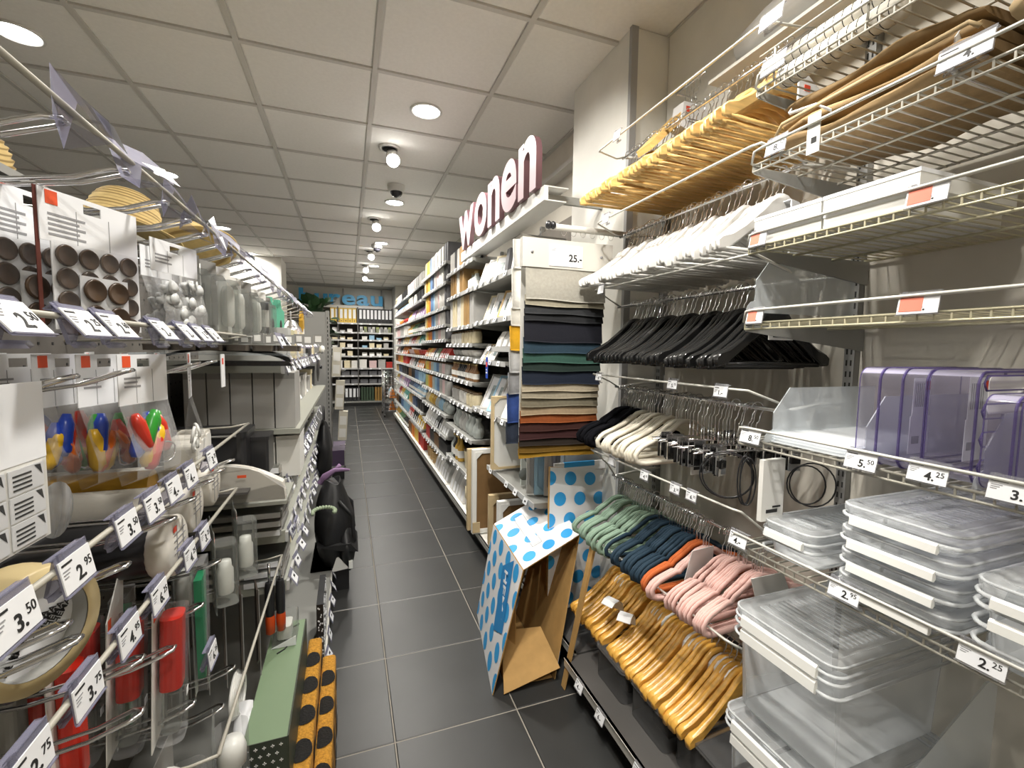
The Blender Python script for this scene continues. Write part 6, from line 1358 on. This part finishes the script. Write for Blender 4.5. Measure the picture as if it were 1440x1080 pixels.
t = thing('black_bag', 'long black bag hanging beneath the lilac tickets, upper one', 'bag', (-.15, 3.10, .52)); bagmesh(.24, .10, .36, 7).build('body', M_nyl, t); MB().tube([(0, .06*math.cos(a), .34+.12*math.sin(a)) for a in [PI*k/8 for k in range(9)]], .006, 6).build('handle', M_nyl, t)
t = thing('lilac_ribbon', 'lilac fabric ribbon tied between the two black bags', 'ribbon', (-.10, 2.78, .62)); M_lrib = mat('lilac_fabric', (.36, .22, .40), .8)
MB().tube([(-.06, 0, -.05), (-.03, -.03, .0), (.02, -.02, .03), (.06, -.02, .03), (.10, 0, .02)], [.018, .022, .015, .012, .006], 7, ry=.006).build('bow', M_lrib, t); MB().tube([(.02, -.02, .03), (.05, -.02, .06)], [.010, .012], 6, ry=.004).tube([(-.03, 0, -.05), (-.04, .0, -.13)], [.02, .022], 6, ry=.006).build('tail', M_lrib, t)
t = thing('green_bead_band', 'pale green chunky bead band on the black backpack shelf', 'band', (-.15, 2.50, .50))
for k in range(14): MB().lathe([(.0001, -.012), (.011, -.006), (.012, .004), (.0001, .012)], 8, T=Matrix.Translation((.055*math.sin(k*.28-1.8)+.02, .07*math.cos(k*.28-1.8), 0))).build('bead', mat('pale_green_bead', (.36, .44, .30), .5), t)
t = thing('black_crate', 'flat black crate on the floor under the backpack', 'crate', (-.2, 2.62, .0)); MB().box(0, 0, 0, .19, .40, .11).build('body', M_black, t); MB().box(-.01, -.01, .11, .20, .41, .125).build('rim', M_black, t)
o = MB().prism([(-.0, 0), (.09, .01), (.03, .09)], 0, .003, 'y').build('paper_triangle', M_paperw, None, (-.10, 2.585, .125)); tagp(o, 'small white paper triangle on the black crate', 'paper')
# ---- second gondola beyond with end panel
t = thing('perforated_screen', 'tall grey steel end panel with perforated edge beside the aisle', 'panel', (-.30, 3.70, 0)); MB().box(0, 0, 0, .145, .03, 1.62).build('sheet', mat('mid_grey_panel', (.27, .27, .26), .5), t); MB().box(.146, -.002, 0, .172, .04, 1.63).build('perforated_edge', M_up, t); s = MB()
for k in range(48): s.box(.156, -.0035, .06+.032*k, .162, -.0015, .078+.032*k)
s.build('slots', M_slot, t, kind='stuff')
t = thing('gondola_unit', 'farther grey gondola behind the end panel', 'gondola', (-.62, 3.75, 0)); MB().box(0, 0, 0, .40, 1.3, .1).build('plinth', M_kick, t); MB().box(0, 0, .1, .44, 1.3, 1.28).build('body', mat('mid_grey_panel'), t); MB().box(-.01, -.01, 1.28, .45, 1.31, 1.30).build('top_deck', M_shelf, t)
t = thing('gondola_unit', 'low display box at the far gondola end with dark purple front', 'gondola', (-.20, 4.90, 0)); MB().box(0, 0, 0, .15, .5, .12).build('plinth', M_kick, t); MB().box(0, 0, .12, .16, .5, .30).build('front', mat('dark_plum_panel', (.07, .045, .09), .5), t); MB().box(-.003, -.006, .12, .163, .0, .14).box(.152, -.006, .12, .163, 0, .30).build('frame', M_shelf, t)
t = thing('slotted_upright', 'grey upright behind the cream packs at the far gondola end', 'upright', (-.19, 5.10, 0)); MB().box(-.02, 0, 0, .03, .03, 1.45).build('channel', M_up, t); MB().box(-.02, 0, 1.45, .03, .03, 1.46).build('cap', M_up, t)
for i, z in enumerate([1.06, .72, .40]):
    t = thing('cream_hanging_pack', 'long cream carton hanging at the far gondola end, %s from the top' % ordw(i+1), 'carton', (-.16+.025*i, 4.95, z), (0, .06, 0), 'cream cartons at the far gondola'); MB().box(0, 0, 0, .085, .08, .30).build('body', mat('cream_carton', (.62, .58, .48), .6), t); MB().box(.01, -.001, .03, .075, 0, .12).box(.01, -.001, .16, .075, 0, .25).build('window_print', M_paperw, t)
for i in range(10):
    o = MB().tube([(0, 0, 0), (.05, 0, .004), (.06, 0, .012)], .003, 5).build('short_hook', M_chrome, None, (-.09+.005*(i % 3), 4.96+.04*(i % 4), .34+.11*i)); tagp(o, 'short chrome hook at the far gondola end, %s from the bottom' % ordw(i+1), 'hook', 'short far hooks')
# potted plant on the far gondola
t = thing('potted_plant', 'dark green leafy plant in a pot on the far gondola', 'plant', (-.25, 4.15, 1.30)); MB().lathe([(.045, 0), (.06, .01), (.07, .10), (.066, .105), (.0001, .095)], 16).build('pot', M_greyc, t)
M_leaf = mat('dark_green_leaf', (.018, .055, .016), .45, noise=.3, nscale=20); rr = random.Random(3)
for k in range(70):
    a = rr.uniform(0, 2*PI); el = rr.uniform(-.5, 1.4); r_ = rr.uniform(.04, .14); s_ = rr.uniform(.075, .11); cx, cy, cz = r_*math.cos(a)*math.cos(el), r_*math.sin(a)*math.cos(el), .24+r_*1.6*math.sin(el)
    Tm = Matrix.Translation((cx, cy, cz)) @ Matrix.Rotation(a, 4, 'Z') @ Matrix.Rotation(-el+rr.uniform(-.5, .5), 4, 'Y') @ Matrix.Rotation(rr.uniform(-.6, .6), 4, 'X')
    MB().add([(0, 0, 0), (s_*.3, s_*.42, .006), (s_*.75, s_*.40, .004), (s_*1.1, 0, -.012), (s_*.75, -s_*.40, .004), (s_*.3, -s_*.42, .006), (s_*.55, 0, -.003)], [(0, 6, 1), (1, 6, 2), (2, 6, 3), (3, 6, 4), (4, 6, 5), (5, 6, 0)], 0, True, Tm).build('leaf', M_leaf, t)
st = MB()
for k in range(6): st.tube([(0, 0, .09), (.02*math.cos(k), .02*math.sin(k), .18), (.06*math.cos(k*1.3), .06*math.sin(k*1.3), .28)], .003, 5)
st.build('stems', M_leaf, t)
t = thing('potted_plant', 'small grey-green plant lower behind the end panel', 'plant', (-.20, 5.15, 1.30)); MB().lathe([(.03, -.05), (.04, .03), (.0001, .03)], 12).build('pot', M_greyc, t)
M_lg = mat('grey_green_leaf', (.12, .15, .10), .6)
for k in range(16):
    a = k*2.4; MB().tube([(0, 0, .02), (.04*math.cos(a), .04*math.sin(a), .09), (.07*math.cos(a), .07*math.sin(a), .10+.01*(k % 5))], [.003, .006, .002], 5, ry=.002).build('leaf', M_lg, t)
